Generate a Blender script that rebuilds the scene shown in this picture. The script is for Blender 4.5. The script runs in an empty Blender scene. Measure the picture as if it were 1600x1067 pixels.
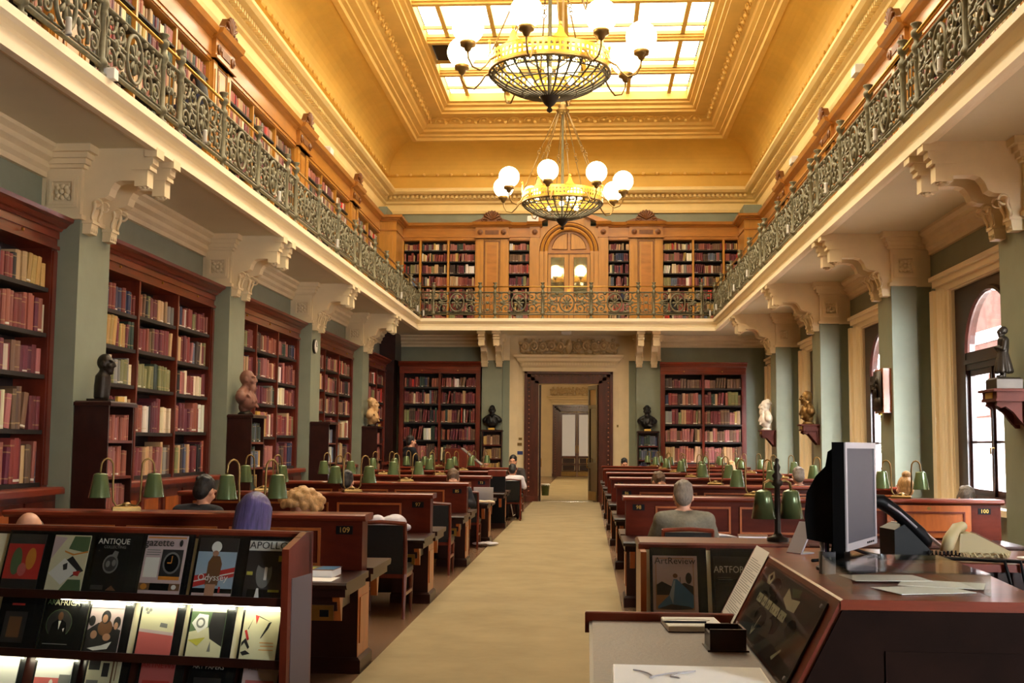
import bpy, math, random
from mathutils import Vector, Matrix, Euler
random.seed(7)
S = bpy.context.scene
COL = S.collection
PI = math.pi

# ---------------------------------------------------------------- camera
CAMX, CAMY, CAMZ = 0.61, 0.0, 1.6
FPX = 1812.0
cam_d = bpy.data.cameras.new('camera'); cam = bpy.data.objects.new('camera', cam_d); COL.objects.link(cam)
cam_d.sensor_width = 36.0; cam_d.lens = FPX * 36.0 / 1600.0; cam_d.clip_start = 0.05; cam_d.clip_end = 300
R3 = Matrix(((0.9978676, -0.00261223, 0.06521825), (0.06472193, -0.08967827, -0.99386562), (0.00844487, 0.99596736, -0.08931797)))
cam.matrix_world = Matrix.Translation((CAMX, CAMY, CAMZ)) @ R3.to_4x4()
S.camera = cam

# ---------------------------------------------------------------- world: even bright daylight, seen only through the windows
W = bpy.data.worlds.new('world'); S.world = W; W.use_nodes = True
bg = W.node_tree.nodes['Background']; bg.inputs[0].default_value = (0.93, 0.96, 1.0, 1); bg.inputs[1].default_value = 58.0
S.view_settings.view_transform = 'Standard'; S.view_settings.look = 'None'
S.view_settings.exposure = 1.0; S.view_settings.gamma = 1.0; S.view_settings.use_curve_mapping = False
S.cycles.use_denoising = True; S.cycles.max_bounces = 8; S.cycles.diffuse_bounces = 4; S.cycles.glossy_bounces = 3
S.cycles.transmission_bounces = 6; S.cycles.transparent_max_bounces = 8; S.cycles.caustics_reflective = False; S.cycles.caustics_refractive = False
S.cycles.sample_clamp_indirect = 6.0
GLOBE_E, SKYLIGHT_E = 10.5, 3.6
# daylight enters by the four tall windows of the right wall: portals tell the renderer where
def portal(x, y, z, sy, sz):
    l = bpy.data.lights.new('window_portal', 'AREA'); l.shape = 'RECTANGLE'; l.size = sz; l.size_y = sy
    l.cycles.is_portal = True
    o = bpy.data.objects.new('window_portal', l); COL.objects.link(o); o.location = (x, y, z)
    o.rotation_euler = (0, PI / 2, 0)
BAYS = [12.08 + 5.31 * k for k in range(-3, 4)]          # near corner of every pier
PW = 0.80                                                 # pier width
for y in BAYS: portal(5.92, y + PW + 2.25, 2.35, 1.9, 2.9)

# ---------------------------------------------------------------- materials
MATS = {}
def lin(c):
    return tuple(((v / 255) / 12.92 if v / 255 <= 0.04045 else ((v / 255 + 0.055) / 1.055) ** 2.4) for v in c)
def mat(name, rgb, rough=0.5, metal=0.0, var=0.0, scale=6.0, stretch=(1, 1, 1), bump=0.0, spec=0.5, emit=0.0, ecol=None, coat=0.0, trans=0.0, ior=1.45, alpha=1.0):
    if name in MATS: return MATS[name]
    m = bpy.data.materials.new(name); m.use_nodes = True; nt = m.node_tree; b = nt.nodes['Principled BSDF']
    c = (*lin(rgb), 1)
    b.inputs['Base Color'].default_value = c; b.inputs['Roughness'].default_value = rough; b.inputs['Metallic'].default_value = metal
    b.inputs['Specular IOR Level'].default_value = spec; b.inputs['Coat Weight'].default_value = coat; b.inputs['Coat Roughness'].default_value = 0.15
    b.inputs['Transmission Weight'].default_value = trans; b.inputs['IOR'].default_value = ior; b.inputs['Alpha'].default_value = alpha
    if emit:
        b.inputs['Emission Color'].default_value = (*(ecol or lin(rgb)), 1); b.inputs['Emission Strength'].default_value = emit
    if var or bump:
        tc = nt.nodes.new('ShaderNodeTexCoord'); mp = nt.nodes.new('ShaderNodeMapping'); mp.inputs['Scale'].default_value = stretch
        ns = nt.nodes.new('ShaderNodeTexNoise'); ns.inputs['Scale'].default_value = scale; ns.inputs['Detail'].default_value = 5; ns.inputs['Roughness'].default_value = 0.62
        nt.links.new(tc.outputs['Object'], mp.inputs[0]); nt.links.new(mp.outputs[0], ns.inputs[0])
        if var:
            rp = nt.nodes.new('ShaderNodeValToRGB')
            lo = [max(0, v * (1 - var)) for v in c[:3]]; hi = [min(1, v * (1 + var)) for v in c[:3]]
            rp.color_ramp.elements[0].position = 0.3; rp.color_ramp.elements[1].position = 0.7
            rp.color_ramp.elements[0].color = (*lo, 1); rp.color_ramp.elements[1].color = (*hi, 1)
            nt.links.new(ns.outputs[0], rp.inputs[0]); nt.links.new(rp.outputs[0], b.inputs['Base Color'])
        if bump:
            bp = nt.nodes.new('ShaderNodeBump'); bp.inputs['Strength'].default_value = bump; bp.inputs['Distance'].default_value = 0.01
            nt.links.new(ns.outputs[0], bp.inputs['Height']); nt.links.new(bp.outputs[0], b.inputs['Normal'])
    MATS[name] = m
    return m
mat('cream_lit', (242, 224, 188), 0.5)  # lighter copy of cream: lamp and window light put into the colour
mat('cream', (228, 206, 164), 0.55, var=0.06, scale=2.0)
mat('cream_gold', (236, 208, 142), 0.55, var=0.06, scale=2.0)
mat('desk_front_shaded', (28, 15, 10), 0.6, var=0.3, scale=5, spec=0.05)  # darkened mahogany: shade of the camera-facing front put into its colour
mat('plaster_gold', (226, 186, 104), 0.6, var=0.08, scale=1.2)
mat('ceiling_gold', (216, 174, 82), 0.65, var=0.10, scale=0.9)
mat('green_wall', (132, 137, 116), 0.5, var=0.06, scale=3)
mat('soffit', (212, 200, 166), 0.5, var=0.04, scale=1)
mat('mahogany', (98, 36, 20), 0.32, var=0.42, scale=5, stretch=(1.2, 1.2, 0.25), coat=0.25)
mat('mahogany_h', (112, 42, 22), 0.28, var=0.40, scale=5, stretch=(0.25, 1.6, 1.6), coat=0.3)
mat('mahogany_shaded', (78, 27, 14), 0.34, var=0.42, scale=5, stretch=(0.3, 1.6, 1.2), spec=0.14)  # darker mahogany copy, carries the shade on the desk partitions
mat('mahogany_matte', (78, 32, 20), 0.65, var=0.3, spec=0.25)
mat('mahogany_dark', (44, 18, 12), 0.34, var=0.35, scale=5, stretch=(0.4, 1.5, 1), coat=0.12, spec=0.35)
mat('mahogany_light', (160, 84, 36), 0.32, var=0.30, scale=6, stretch=(1.5, 1.5, 0.25), coat=0.25)
mat('door_wood', (78, 34, 22), 0.35, var=0.35, scale=6, stretch=(1.5, 1.5, 0.3), coat=0.2)
mat('oak', (184, 128, 52), 0.32, var=0.18, scale=7, stretch=(1.4, 1.4, 0.2), coat=0.25)
mat('oak_h', (172, 112, 44), 0.30, var=0.18, scale=7, stretch=(0.3, 0.3, 1.4), coat=0.3)
mat('oak_dark', (112, 66, 28), 0.4, var=0.3, scale=9)
mat('black_shelf', (34, 26, 22), 0.6, var=0.2)
mat('case_back', (30, 14, 10), 0.7)
mat('iron', (112, 106, 82), 0.5, metal=0.3, var=0.22, scale=14)
mat('brass', (196, 150, 72), 0.28, metal=0.95, var=0.08)
mat('brass_dull', (134, 106, 60), 0.4, metal=0.8, var=0.15)
mat('gilt', (226, 176, 72), 0.38, metal=0.6, var=0.15, scale=12)
mat('bronze_dark', (52, 44, 36), 0.42, metal=0.6, var=0.25, scale=9)
mat('terracotta', (128, 84, 66), 0.55, var=0.18, scale=9)
mat('marble', (222, 206, 184), 0.4, var=0.07, scale=5)
mat('buff_plaster', (196, 154, 104), 0.55, var=0.1, scale=7)
mat('bronze_gold', (120, 88, 44), 0.35, metal=0.7, var=0.35, scale=5)
mat('bronze_black', (30, 28, 28), 0.4, metal=0.4, var=0.2)
mat('lamp_green', (92, 108, 68), 0.26, metal=0.4, var=0.06, coat=0.4)
mat('carpet', (148, 132, 102), 0.95, var=0.13, scale=1.6, spec=0.1)
mat('floor_wood', (116, 88, 66), 0.25, var=0.25, scale=3, stretch=(3, 0.6, 1))
mat('leather_black', (22, 22, 22), 0.4, var=0.2, bump=0.2, scale=40)
mat('leather_top', (84, 64, 50), 0.5, var=0.2, scale=60, bump=0.25)
mat('black_plastic', (12, 12, 13), 0.45, spec=0.18)
mat('grey_plastic', (96, 96, 100), 0.4)
mat('silver_plastic', (168, 164, 168), 0.4, metal=0.2)
mat('beige_plastic', (196, 182, 138), 0.45)
mat('screen', (66, 66, 74), 0.45, spec=0.12)
mat('white_paper', (236, 232, 226), 0.7)
mat('cream_paper', (222, 206, 172), 0.7)
mat('white_plastic', (228, 224, 218), 0.4)
mat('grey_metal', (186, 182, 176), 0.4, metal=.3)
def clear(name, tint, fac, rough):
    m = bpy.data.materials.new(name); m.use_nodes = True; nt = m.node_tree; nt.nodes.clear()
    o = nt.nodes.new('ShaderNodeOutputMaterial'); mx = nt.nodes.new('ShaderNodeMixShader'); t = nt.nodes.new('ShaderNodeBsdfTransparent'); g = nt.nodes.new('ShaderNodeBsdfGlossy'); f = nt.nodes.new('ShaderNodeLayerWeight'); pw = nt.nodes.new('ShaderNodeMath'); pw.operation = 'POWER'; pw.inputs[1].default_value = 4.0; sc = nt.nodes.new('ShaderNodeMath'); sc.operation = 'MULTIPLY_ADD'; sc.inputs[1].default_value = fac; sc.inputs[2].default_value = .02
    f.inputs[0].default_value = .5; nt.links.new(f.outputs['Facing'], pw.inputs[0]); nt.links.new(pw.outputs[0], sc.inputs[0])
    t.inputs[0].default_value = (*tint, 1); g.inputs['Roughness'].default_value = rough
    nt.links.new(sc.outputs[0], mx.inputs[0]); nt.links.new(t.outputs[0], mx.inputs[1]); nt.links.new(g.outputs[0], mx.inputs[2]); nt.links.new(mx.outputs[0], o.inputs[0]); MATS[name] = m
clear('clear_plastic', (.93, .95, .94), .5, .06); clear('window_glass', (.97, .98, .98), .3, .02)
mat('dark_glass', (26, 22, 18), 0.12)
mat('relief_plaster', (212, 182, 134), 0.6, var=.06)  # cream darkened to carry the shading of the carved relief
mat('frosted_pane', (186, 178, 164), 0.5, emit=0.10, ecol=(.9, .82, .7))  # weak glow painted in for light behind the panes
mat('mirror_glass', (190, 178, 150), 0.03, metal=0.9)
mat('pendant', (255, 240, 210), 0.3, emit=90.0, ecol=(1.0, 0.84, 0.58))
mat('globe', (255, 236, 200), 0.3, emit=GLOBE_E, ecol=(1.0, 0.85, 0.50))
mat('skylight_pane', (255, 250, 240), 0.3, emit=SKYLIGHT_E, ecol=(1.0, 0.92, 0.72))
mat('tube_light', (255, 250, 225), 0.3, emit=16.0, ecol=(1.0, 0.93, 0.68))
mat('bulb', (255, 246, 220), 0.3, emit=18.0, ecol=(1.0, 0.86, 0.6))
mat('stone_brick', (38, 25, 22), 1.0, var=0.25, scale=1.5, spec=0.0)
mat('stone_band', (120, 108, 104), 1.0, var=.3, scale=.8, spec=0.0)
mat('rack_grey', (92, 80, 78), 0.5)
mat('rack_white', (214, 206, 172), 0.5)
mat('skin', (206, 150, 120), 0.5, var=0.06, scale=20)
mat('hair_brown', (92, 68, 48), 0.5, var=0.35, scale=30, stretch=(3, 3, 0.5), bump=0.6)
mat('hair_grey', (112, 100, 88), 0.5, var=0.35, scale=30, stretch=(3, 3, 0.5), bump=0.6)
mat('hair_black', (26, 22, 20), 0.45, var=0.35, scale=30, stretch=(3, 3, 0.5), bump=0.6)
mat('hair_blond', (186, 142, 88), 0.5, var=0.35, scale=30, stretch=(3, 3, 0.5), bump=0.6)
mat('hair_purple', (72, 62, 104), 0.45, var=0.5, scale=16, stretch=(3, 3, 0.4), bump=0.6)
mat('coat_grey', (104, 98, 84), 0.85, var=0.16, scale=50, bump=0.3)
mat('cloth_black', (24, 24, 30), 0.85, var=0.2)
mat('cloth_white', (206, 200, 208), 0.8, var=0.08)
mat('cloth_navy', (36, 40, 62), 0.85, var=0.2)
mat('cloth_plum', (74, 52, 96), 0.85, var=0.2)
mat('cloth_dark', (52, 46, 46), 0.85, var=0.2)
mat('plate_gold', (216, 176, 84), 0.35, metal=0.5)
mat('blue_sign', (44, 56, 112), 0.5)
mat('red_rope', (130, 40, 30), 0.6)
# ---------------------------------------------------------------- mesh helpers
class MB:
    def __init__(s): s.v = []; s.f = []; s.m = []; s.mi = 0
    def add(s, vs, fs):
        n = len(s.v); s.v += [tuple(p) for p in vs]
        for f in fs: s.f.append([i + n for i in f]); s.m.append(s.mi)
        return s
    def box(s, x0, x1, y0, y1, z0, z1):
        return s.add([(x0, y0, z0), (x1, y0, z0), (x1, y1, z0), (x0, y1, z0), (x0, y0, z1), (x1, y0, z1), (x1, y1, z1), (x0, y1, z1)],
                     [(3, 2, 1, 0), (4, 5, 6, 7), (0, 1, 5, 4), (1, 2, 6, 5), (2, 3, 7, 6), (3, 0, 4, 7)])
    def bbox(s, x0, x1, y0, y1, z0, z1, b=0.01):      # box with a chamfered top edge
        b = min(b, (x1 - x0) / 3, (y1 - y0) / 3, (z1 - z0) / 2)
        vs = []
        for (i, z) in ((0, z0), (0, z1 - b), (b, z1)):
            vs += [(x0 + i, y0 + i, z), (x1 - i, y0 + i, z), (x1 - i, y1 - i, z), (x0 + i, y1 - i, z)]
        fs = [(3, 2, 1, 0), (8, 9, 10, 11)]
        for k in (0, 4):
            for i in range(4): j = (i + 1) % 4; fs.append((k + i, k + j, k + 4 + j, k + 4 + i))
        return s.add(vs, fs)
    def prism(s, pts, axis, a, b):                     # extrude a 2D polygon along x ('x': pts=(y,z)), y (x,z) or z (x,y)
        n = len(pts)
        def P(p, t): return (t, p[0], p[1]) if axis == 'x' else ((p[0], t, p[1]) if axis == 'y' else (p[0], p[1], t))
        vs = [P(p, a) for p in pts] + [P(p, b) for p in pts]
        fs = [tuple(range(n))[::-1], tuple(range(n, 2 * n))] + [(i, (i + 1) % n, n + (i + 1) % n, n + i) for i in range(n)]
        return s.add(vs, fs)
    def lathe(s, prof, c=(0, 0, 0), seg=16, axis='z', cap=True):   # prof: (radius, height)
        vs = []; fs = []
        for r, h in prof:
            for k in range(seg):
                a = 2 * PI * k / seg; p = (r * math.cos(a), r * math.sin(a), h)
                if axis == 'x': p = (p[2], p[0], p[1])
                elif axis == 'y': p = (p[1], p[2], p[0])
                vs.append((c[0] + p[0], c[1] + p[1], c[2] + p[2]))
        for i in range(len(prof) - 1):
            for k in range(seg):
                j = (k + 1) % seg; fs.append((i * seg + k, i * seg + j, (i + 1) * seg + j, (i + 1) * seg + k))
        if cap:
            fs.append(tuple(range(seg))[::-1]); t = (len(prof) - 1) * seg; fs.append(tuple(range(t, t + seg)))
        return s.add(vs, fs)
    def sphere(s, c, r, seg=12, rings=8):
        if not isinstance(r, (tuple, list)): r = (r, r, r)
        vs = [(c[0], c[1], c[2] - r[2])]; fs = []
        for i in range(1, rings):
            t = -PI / 2 + PI * i / rings
            for k in range(seg):
                a = 2 * PI * k / seg
                vs.append((c[0] + r[0] * math.cos(t) * math.cos(a), c[1] + r[1] * math.cos(t) * math.sin(a), c[2] + r[2] * math.sin(t)))
        vs.append((c[0], c[1], c[2] + r[2])); L = len(vs) - 1
        for k in range(seg):
            j = (k + 1) % seg
            fs.append((0, 1 + j, 1 + k)); fs.append((L, L - seg + k, L - seg + j))
            for i in range(rings - 2):
                a = 1 + i * seg; fs.append((a + k, a + j, a + seg + j, a + seg + k))
        return s.add(vs, fs)
    def tube(s, path, r, seg=6, closed=False, cap=True):
        P = [Vector(p) for p in path]; n = len(P)
        rr = r if isinstance(r, (list, tuple)) else [r] * n
        vs = []; fs = []; up = None
        for i in range(n):
            if closed: t = P[(i + 1) % n] - P[i - 1]
            else: t = P[min(i + 1, n - 1)] - P[max(i - 1, 0)]
            t = t.normalized() if t.length > 1e-9 else Vector((0, 0, 1))
            if up is None: up = Vector((0, 0, 1)) if abs(t.z) < 0.9 else Vector((1, 0, 0))
            a = t.cross(up)
            if a.length < 1e-5: a = t.orthogonal()
            a.normalize(); b = a.cross(t).normalized(); up = b
            for k in range(seg):
                an = 2 * PI * k / seg; vs.append(tuple(P[i] + (a * math.cos(an) + b * math.sin(an)) * rr[i]))
        m = n if closed else n - 1
        for i in range(m):
            q = (i + 1) % n
            for k in range(seg):
                j = (k + 1) % seg; fs.append((i * seg + k, q * seg + k, q * seg + j, i * seg + j))
        if cap and not closed:
            fs.append(tuple(range(seg))); fs.append(tuple(range((n - 1) * seg, n * seg))[::-1])
        return s.add(vs, fs)
    def capsule(s, a, b, ra, rb=None, seg=10):
        rb = ra if rb is None else rb; a = Vector(a); b = Vector(b); d = (b - a); L = d.length; d = d.normalized() if L > 1e-6 else Vector((0, 0, 1))
        pts = []; rs = []
        for t in (-80, -50, -20): pts.append(a + d * ra * math.sin(math.radians(t))); rs.append(ra * math.cos(math.radians(t)))
        pts.append(a.lerp(b, .5)); rs.append((ra + rb) / 2)
        for t in (20, 50, 80): pts.append(b + d * rb * math.sin(math.radians(t))); rs.append(rb * math.cos(math.radians(t)))
        return s.tube(pts, rs, seg)
    def loops(s, rects, skip=()):                      # rects: (x0,x1,y0,y1,z) joined in order; sides 0 near 1 right 2 far 3 left
        vs = []; fs = []
        for (x0, x1, y0, y1, z) in rects: vs += [(x0, y0, z), (x1, y0, z), (x1, y1, z), (x0, y1, z)]
        for i in range(len(rects) - 1):
            for k in range(4):
                if k in skip: continue
                j = (k + 1) % 4; fs.append((4 * i + k, 4 * i + j, 4 * i + 4 + j, 4 * i + 4 + k))
        return s.add(vs, fs)
    def xf(s, M, start=0):
        for i in range(start, len(s.v)): s.v[i] = tuple(M @ Vector(s.v[i]))
        return s
    def mesh(s, name, mats, smooth=False):
        me = bpy.data.meshes.new(name); me.from_pydata(s.v, [], s.f); 
        for m in (mats if isinstance(mats, (list, tuple)) else [mats]): me.materials.append(MATS[m])
        if isinstance(mats, (list, tuple)) and len(mats) > 1: me.polygons.foreach_set('material_index', s.m)
        if smooth: me.polygons.foreach_set('use_smooth', [True] * len(s.f))
        me.update(); return me
    def build(s, name, mats, parent=None, smooth=False, loc=None, rot=None):
        return obj(name, s.mesh(name, mats, smooth), parent, loc, rot)
def obj(name, me, parent=None, loc=None, rot=None):
    o = bpy.data.objects.new(name, me); COL.objects.link(o)
    if parent is not None: o.parent = parent
    if loc is not None: o.location = loc
    if rot is not None: o.rotation_euler = rot
    return o
def tag(o, label, cat=None, group=None, kind=None):
    o['label'] = label
    if cat: o['category'] = cat
    if group: o['group'] = group
    if kind: o['kind'] = kind
    return o
def thing(name, label, cat, loc=(0, 0, 0), rz=0, group=None, kind=None):
    o = bpy.data.objects.new(name, None); COL.objects.link(o); o.location = loc; o.rotation_euler = (0, 0, rz); o.empty_display_size = 0.1
    return tag(o, label, cat, group, kind)
def copy_tree(o, parent=None):
    c = o.copy(); COL.objects.link(c)
    if parent is not None: c.parent = parent
    for ch in o.children: copy_tree(ch, c)
    return c
def text(body, size, m, parent, loc, rot, name='lettering', ext=0.0006, align='CENTER', sx=1.0):
    cu = bpy.data.curves.new(name, 'FONT'); cu.body = body; cu.size = size; cu.align_x = align; cu.align_y = 'CENTER'; cu.extrude = ext; cu.resolution_u = 2
    t = bpy.data.objects.new('tmp', cu); COL.objects.link(t); me = bpy.data.meshes.new_from_object(t.evaluated_get(bpy.context.evaluated_depsgraph_get()))
    bpy.data.objects.remove(t); me.materials.clear(); me.materials.append(MATS[m]); me.name = name
    o = obj(name, me, parent, loc, rot); o.scale = (sx, 1, 1); return o
def remeshed(mb, name, m, vox=0.012, smooth_it=4, keep=None):
    me = mb.mesh(name + '_raw', m); o = bpy.data.objects.new('tmp', me); COL.objects.link(o)
    r = o.modifiers.new('r', 'REMESH'); r.mode = 'VOXEL'; r.voxel_size = vox; r.use_smooth_shade = True
    if smooth_it:
        q = o.modifiers.new('s', 'SMOOTH'); q.iterations = smooth_it; q.factor = 0.5
    dg = bpy.context.evaluated_depsgraph_get(); out = bpy.data.meshes.new_from_object(o.evaluated_get(dg)); out.name = name
    bpy.data.objects.remove(o); bpy.data.meshes.remove(me)
    out.materials.clear(); out.materials.append(MATS[m]); out.polygons.foreach_set('use_smooth', [True] * len(out.polygons)); return out
def arc(cx, cz, r, a0, a1, n):                          # 2D arc points
    return [(cx + r * math.cos(math.radians(a0 + (a1 - a0) * i / n)), cz + r * math.sin(math.radians(a0 + (a1 - a0) * i / n))) for i in range(n + 1)]
def frame_rects(x0, x1, z0, z1, w): return ((x0, x1, z1 - w, z1), (x0, x1, z0, z0 + w), (x0, x0 + w, z0 + w, z1 - w), (x1 - w, x1, z0 + w, z1 - w))
def ordinal(n): return f"{n}{'th' if 10 <= n % 100 <= 20 else {1: 'st', 2: 'nd', 3: 'rd'}.get(n % 10, 'th')}"
# ================================================================ the room
XL, XR = -4.885, 5.10            # faces of the side piers
GX, GY = 4.10, 31.85             # edge of the gallery (half width, far edge)
Y0, Y1 = -4.0, 33.70
ZF, ZS = 5.10, 4.80              # gallery fascia top, soffit
CX = 0.06                        # middle of the far wall
def struct(o, label=None):
    o['kind'] = 'structure'
    if label: o['label'] = label
    return o
m = MB(); m.box(-7, 7.2, Y0 - .3, Y1, -0.2, 0); struct(m.build('floor', 'floor_wood'), 'polished dark wood floor of the reading room')
m = MB(); m.box(-4.2, 4.2, Y1, 61.5, -0.2, 0); struct(m.build('floor', 'floor_wood'), 'dark wood floor of the room beyond the doorway')
m = MB(); m.bbox(-0.965, 0.955, 6.75, 33.45, 0, 0.014, .006)
tag(m.build('carpet_runner', 'carpet'), 'long tan carpet runner down the central aisle', 'carpet')
m = MB(); m.bbox(-0.95, 0.99, 34.1, 60.9, 0, 0.014, .006)
tag(m.build('carpet_runner', 'carpet'), 'tan carpet on the floor beyond the open doorway', 'carpet')

# left wall: masonry behind the cases, green strip above them
YU = 4.9                          # near end of the upper hall: unseen entrance gallery, made deep to darken the foreground
for a, lab in (((-6.1, -5.72, Y0, Y1, 0, 8.6), 'masonry of the left wall'), ((-5.72, -5.32, Y0, Y1, 4.005, ZS), 'sage green wall above the left bookcases'), ((-5.72, -5.5, YU, Y1, 8.065, 8.6), 'green strip of wall over the left gallery')):
    m = MB(); m.box(*a); struct(m.build('wall_left', 'green_wall'), lab)
m = MB(); m.box(-6.1, 6.3, YU - .3, YU, ZF - .04, 8.6); struct(m.build('wall_near', 'green_wall'), 'green wall over the entrance gallery')
# unseen near wall behind the camera, made cream to bounce light forward
m = MB(); m.box(-6.1, 6.3, Y0 - .3, Y0, 0, ZF); struct(m.build('wall_near', 'cream'), 'cream wall behind the viewer')
# right wall with its window openings
m = MB(); WX = 5.70
for k, y in enumerate(BAYS):
    c = y + PW + 2.255
    m.box(WX, 5.98, y - .05 - (0.6 if k == 0 else 0), c - 1.42, 0, ZS)
    m.box(WX, 5.98, c - 1.42, c + 1.42, 0, 0.86); m.box(WX, 5.98, c - 1.42, c + 1.42, 3.84, ZS); m.box(WX, 5.98, c + 1.42, y + 5.26, 0, ZS)
m.box(WX, 5.98, 33.2, Y1, 0, ZS); m.box(WX, 5.98, Y0, BAYS[0], 0, ZS)
for a, lab in (((5.55, 6.22, YU, Y1, 8.065, 8.6), 'green strip of wall over the right gallery'), ((5.95, 6.22, YU, Y1, ZS, 8.06), 'masonry behind the right gallery bookcases')):
    q = MB(); q.box(*a); struct(q.build('wall_right', 'green_wall'), lab)
struct(m.build('wall_right', 'green_wall'), 'sage green window wall on the right')
# far wall: cream round the doorway, green elsewhere
m = MB(); m.box(-5.72, -1.66, Y1, Y1 + .45, 0, ZS); m.box(1.80, 5.95, Y1, Y1 + .45, 0, ZS); m.box(-6.1, 6.22, Y1 + .1, Y1 + .45, ZS, 8.6)
q = MB(); q.box(-5.46, 5.5, 33.44, Y1 + .09, 8.07, 8.5); struct(q.build('wall_far', 'green_wall'), 'green strip of wall above the far gallery bookcases')
fw = struct(m.build('wall_far', 'green_wall'), 'sage green far wall')
m = MB(); m.box(-1.66, CX - .87, Y1, Y1 + .45, 0, ZS); m.box(CX + .87, 1.80, Y1, Y1 + .45, 0, ZS); m.box(CX - .87, CX + .87, Y1, Y1 + .45, 3.40, ZS)
m.build('cream_panel', 'cream', fw)
for x0, x1 in ((-1.60, -1.42), (1.50, 1.72)):
    m = MB(); m.bbox(x0, x1, Y1 - .03, Y1, .2, 4.75); m.build('panel_moulding', 'cream', fw)

# ---------------------------------------------------------------- room beyond the doorway
m = MB(); m.box(-4.2, -3.9, Y1 + .45, 61.5, 0, 5.2); m.box(3.9, 4.2, Y1 + .45, 61.5, 0, 5.2)
struct(m.build('wall_side', 'cream'), 'cream side walls of the room beyond the doorway')
m = MB(); m.box(-4.2, 4.2, 61.2, 61.5, 0, 5.2); struct(m.build('wall_end', 'cream'), 'cream end wall seen through the doorway')
m = MB(); m.box(-4.2, 4.2, Y1 + .1, 61.5, 5.1, 5.3); struct(m.build('ceiling', 'soffit'), 'ceiling of the room beyond the doorway')
for i, y in enumerate((39, 46, 53)):  # unseen lamps added to brighten the room beyond
    m = MB(); m.lathe([(.02, -.35), (.26, -.32), (.3, -.24), (.26, -.16), (.02, -.13)], (0, 0, 0), 16)
    t = thing('fill_pendant', ['added unseen pendant lamp just past the doorway', 'added unseen middle pendant lamp of the room beyond', 'added unseen last pendant lamp of the room beyond'][i], 'lamp', (0.0, y, 5.1))
    m.build('shade', 'pendant', t, True); m = MB(); m.lathe([(.012, -.14), (.012, 0)], seg=6); m.build('rod', 'brass', t)

# ---------------------------------------------------------------- door surround (used twice: reading-room doorway, end doors)
def surround(y, kindlab, n):
    r = thing(f'trim_{n}', kindlab, None, (CX, y, 0)); r['kind'] = 'structure'
    for s in (-1, 1):
        m = MB()
        for a, b, d in ((.87, .97, .16), (.97, 1.09, .12), (1.09, 1.20, .08), (1.20, 1.28, .14)):
            m.box(min(s * a, s * b), max(s * a, s * b), -d, .0, 0.16, 3.40 + (b - .87) * .85)
        m.box(min(s * .86, s * 1.30), max(s * .86, s * 1.30), -.17, 0, 0, .16)
        m.build('jamb', 'door_wood', r)
        b = MB()
        for i in range(26): b.sphere((s * 1.145, -.09, .3 + i * .13), .022, 6, 4)
        q = b.build('beading', 'mahogany_light', r); q['kind'] = 'stuff'
    m = MB()
    for a, b, d in ((.87, .97, .16), (.97, 1.09, .12), (1.09, 1.20, .08), (1.20, 1.28, .14)):
        m.box(-b, b, -d, 0, 3.40 + (a - .87) * .85, 3.40 + (b - .87) * .85)
    m.build('head', 'door_wood', r)
    b = MB()
    for i in range(19): b.sphere((-1.08 + i * .12, -.09, 3.635), .022, 6, 4)
    q = b.build('beading', 'oak_dark', r); q['kind'] = 'stuff'
    m = MB(); pr = [(0, 3.75), (-.10, 3.75), (-.10, 3.86), (-.14, 3.90), (-.16, 4.0), (-.24, 4.05), (-.26, 4.12), (-.34, 4.16), (-.36, 4.22), (0, 4.22)]
    # mitred entablature
    vs = []; fs = []
    for d, z in pr:
        w = 1.24 - d; vs += [(-w, 0, z), (-w, d, z), (w, d, z), (w, 0, z)]
    for i in range(len(pr) - 1):
        for k in range(3): fs.append((4 * i + k, 4 * i + k + 1, 4 * i + 5 + k, 4 * i + 4 + k))
    m.add(vs, fs); m.build('entablature', 'cream', r)
    for i in range(34):
        x = -1.32 + i * .08; d = MB(); 
        if i == 0: dm = MB().box(-.025, .025, -.05, 0, -.035, .035).mesh('dentil', 'cream')
        obj('dentil', dm, r, (x, -.16, 3.965))
    # foliate relief over the cornice
    m = MB()
    for s in (-1, 1):
        for j in range(5):
            cx_ = s * (.24 + j * .245); a0 = 0
            pts = []
            for i in range(22):
                a = i / 21 * 3.6 * PI; rad = .115 * (1 - i / 26)
                pts.append((cx_ + s * rad * math.cos(a), -.07 - .06 * (i / 21), 4.43 + rad * math.sin(a) * (1 if j % 2 else -1)))
            m.tube(pts, [.038 - .001 * i for i in range(22)], 6)
            for q in range(5):
                a = q * 1.25 + j; m.sphere((cx_ + .14 * math.cos(a), -.04, 4.43 + .15 * math.sin(a)), (.06, .07, .04), 7, 5)
            m.sphere((cx_, -.13, 4.43), .045, 8, 6)
    m.sphere((0, -.06, 4.43), (.10, .06, .17), 10, 8); m.sphere((0, -.1, 4.50), .05, 8, 6)
    m.box(-1.3, 1.3, -.03, 0, 4.24, 4.28)
    m.xf(Matrix.Translation((0, 0, 4.26)) @ Matrix.Diagonal((1.04, 1.15, 1.3, 1)) @ Matrix.Translation((0, 0, -4.26))); m.build('relief_ornament', 'relief_plaster', r, True)
    return r
surround(Y1, 'dark stained doorcase under a cream entablature and foliate relief', 1)
surround(61.2, 'doorcase of the far double doors beyond the room', 2)
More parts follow.
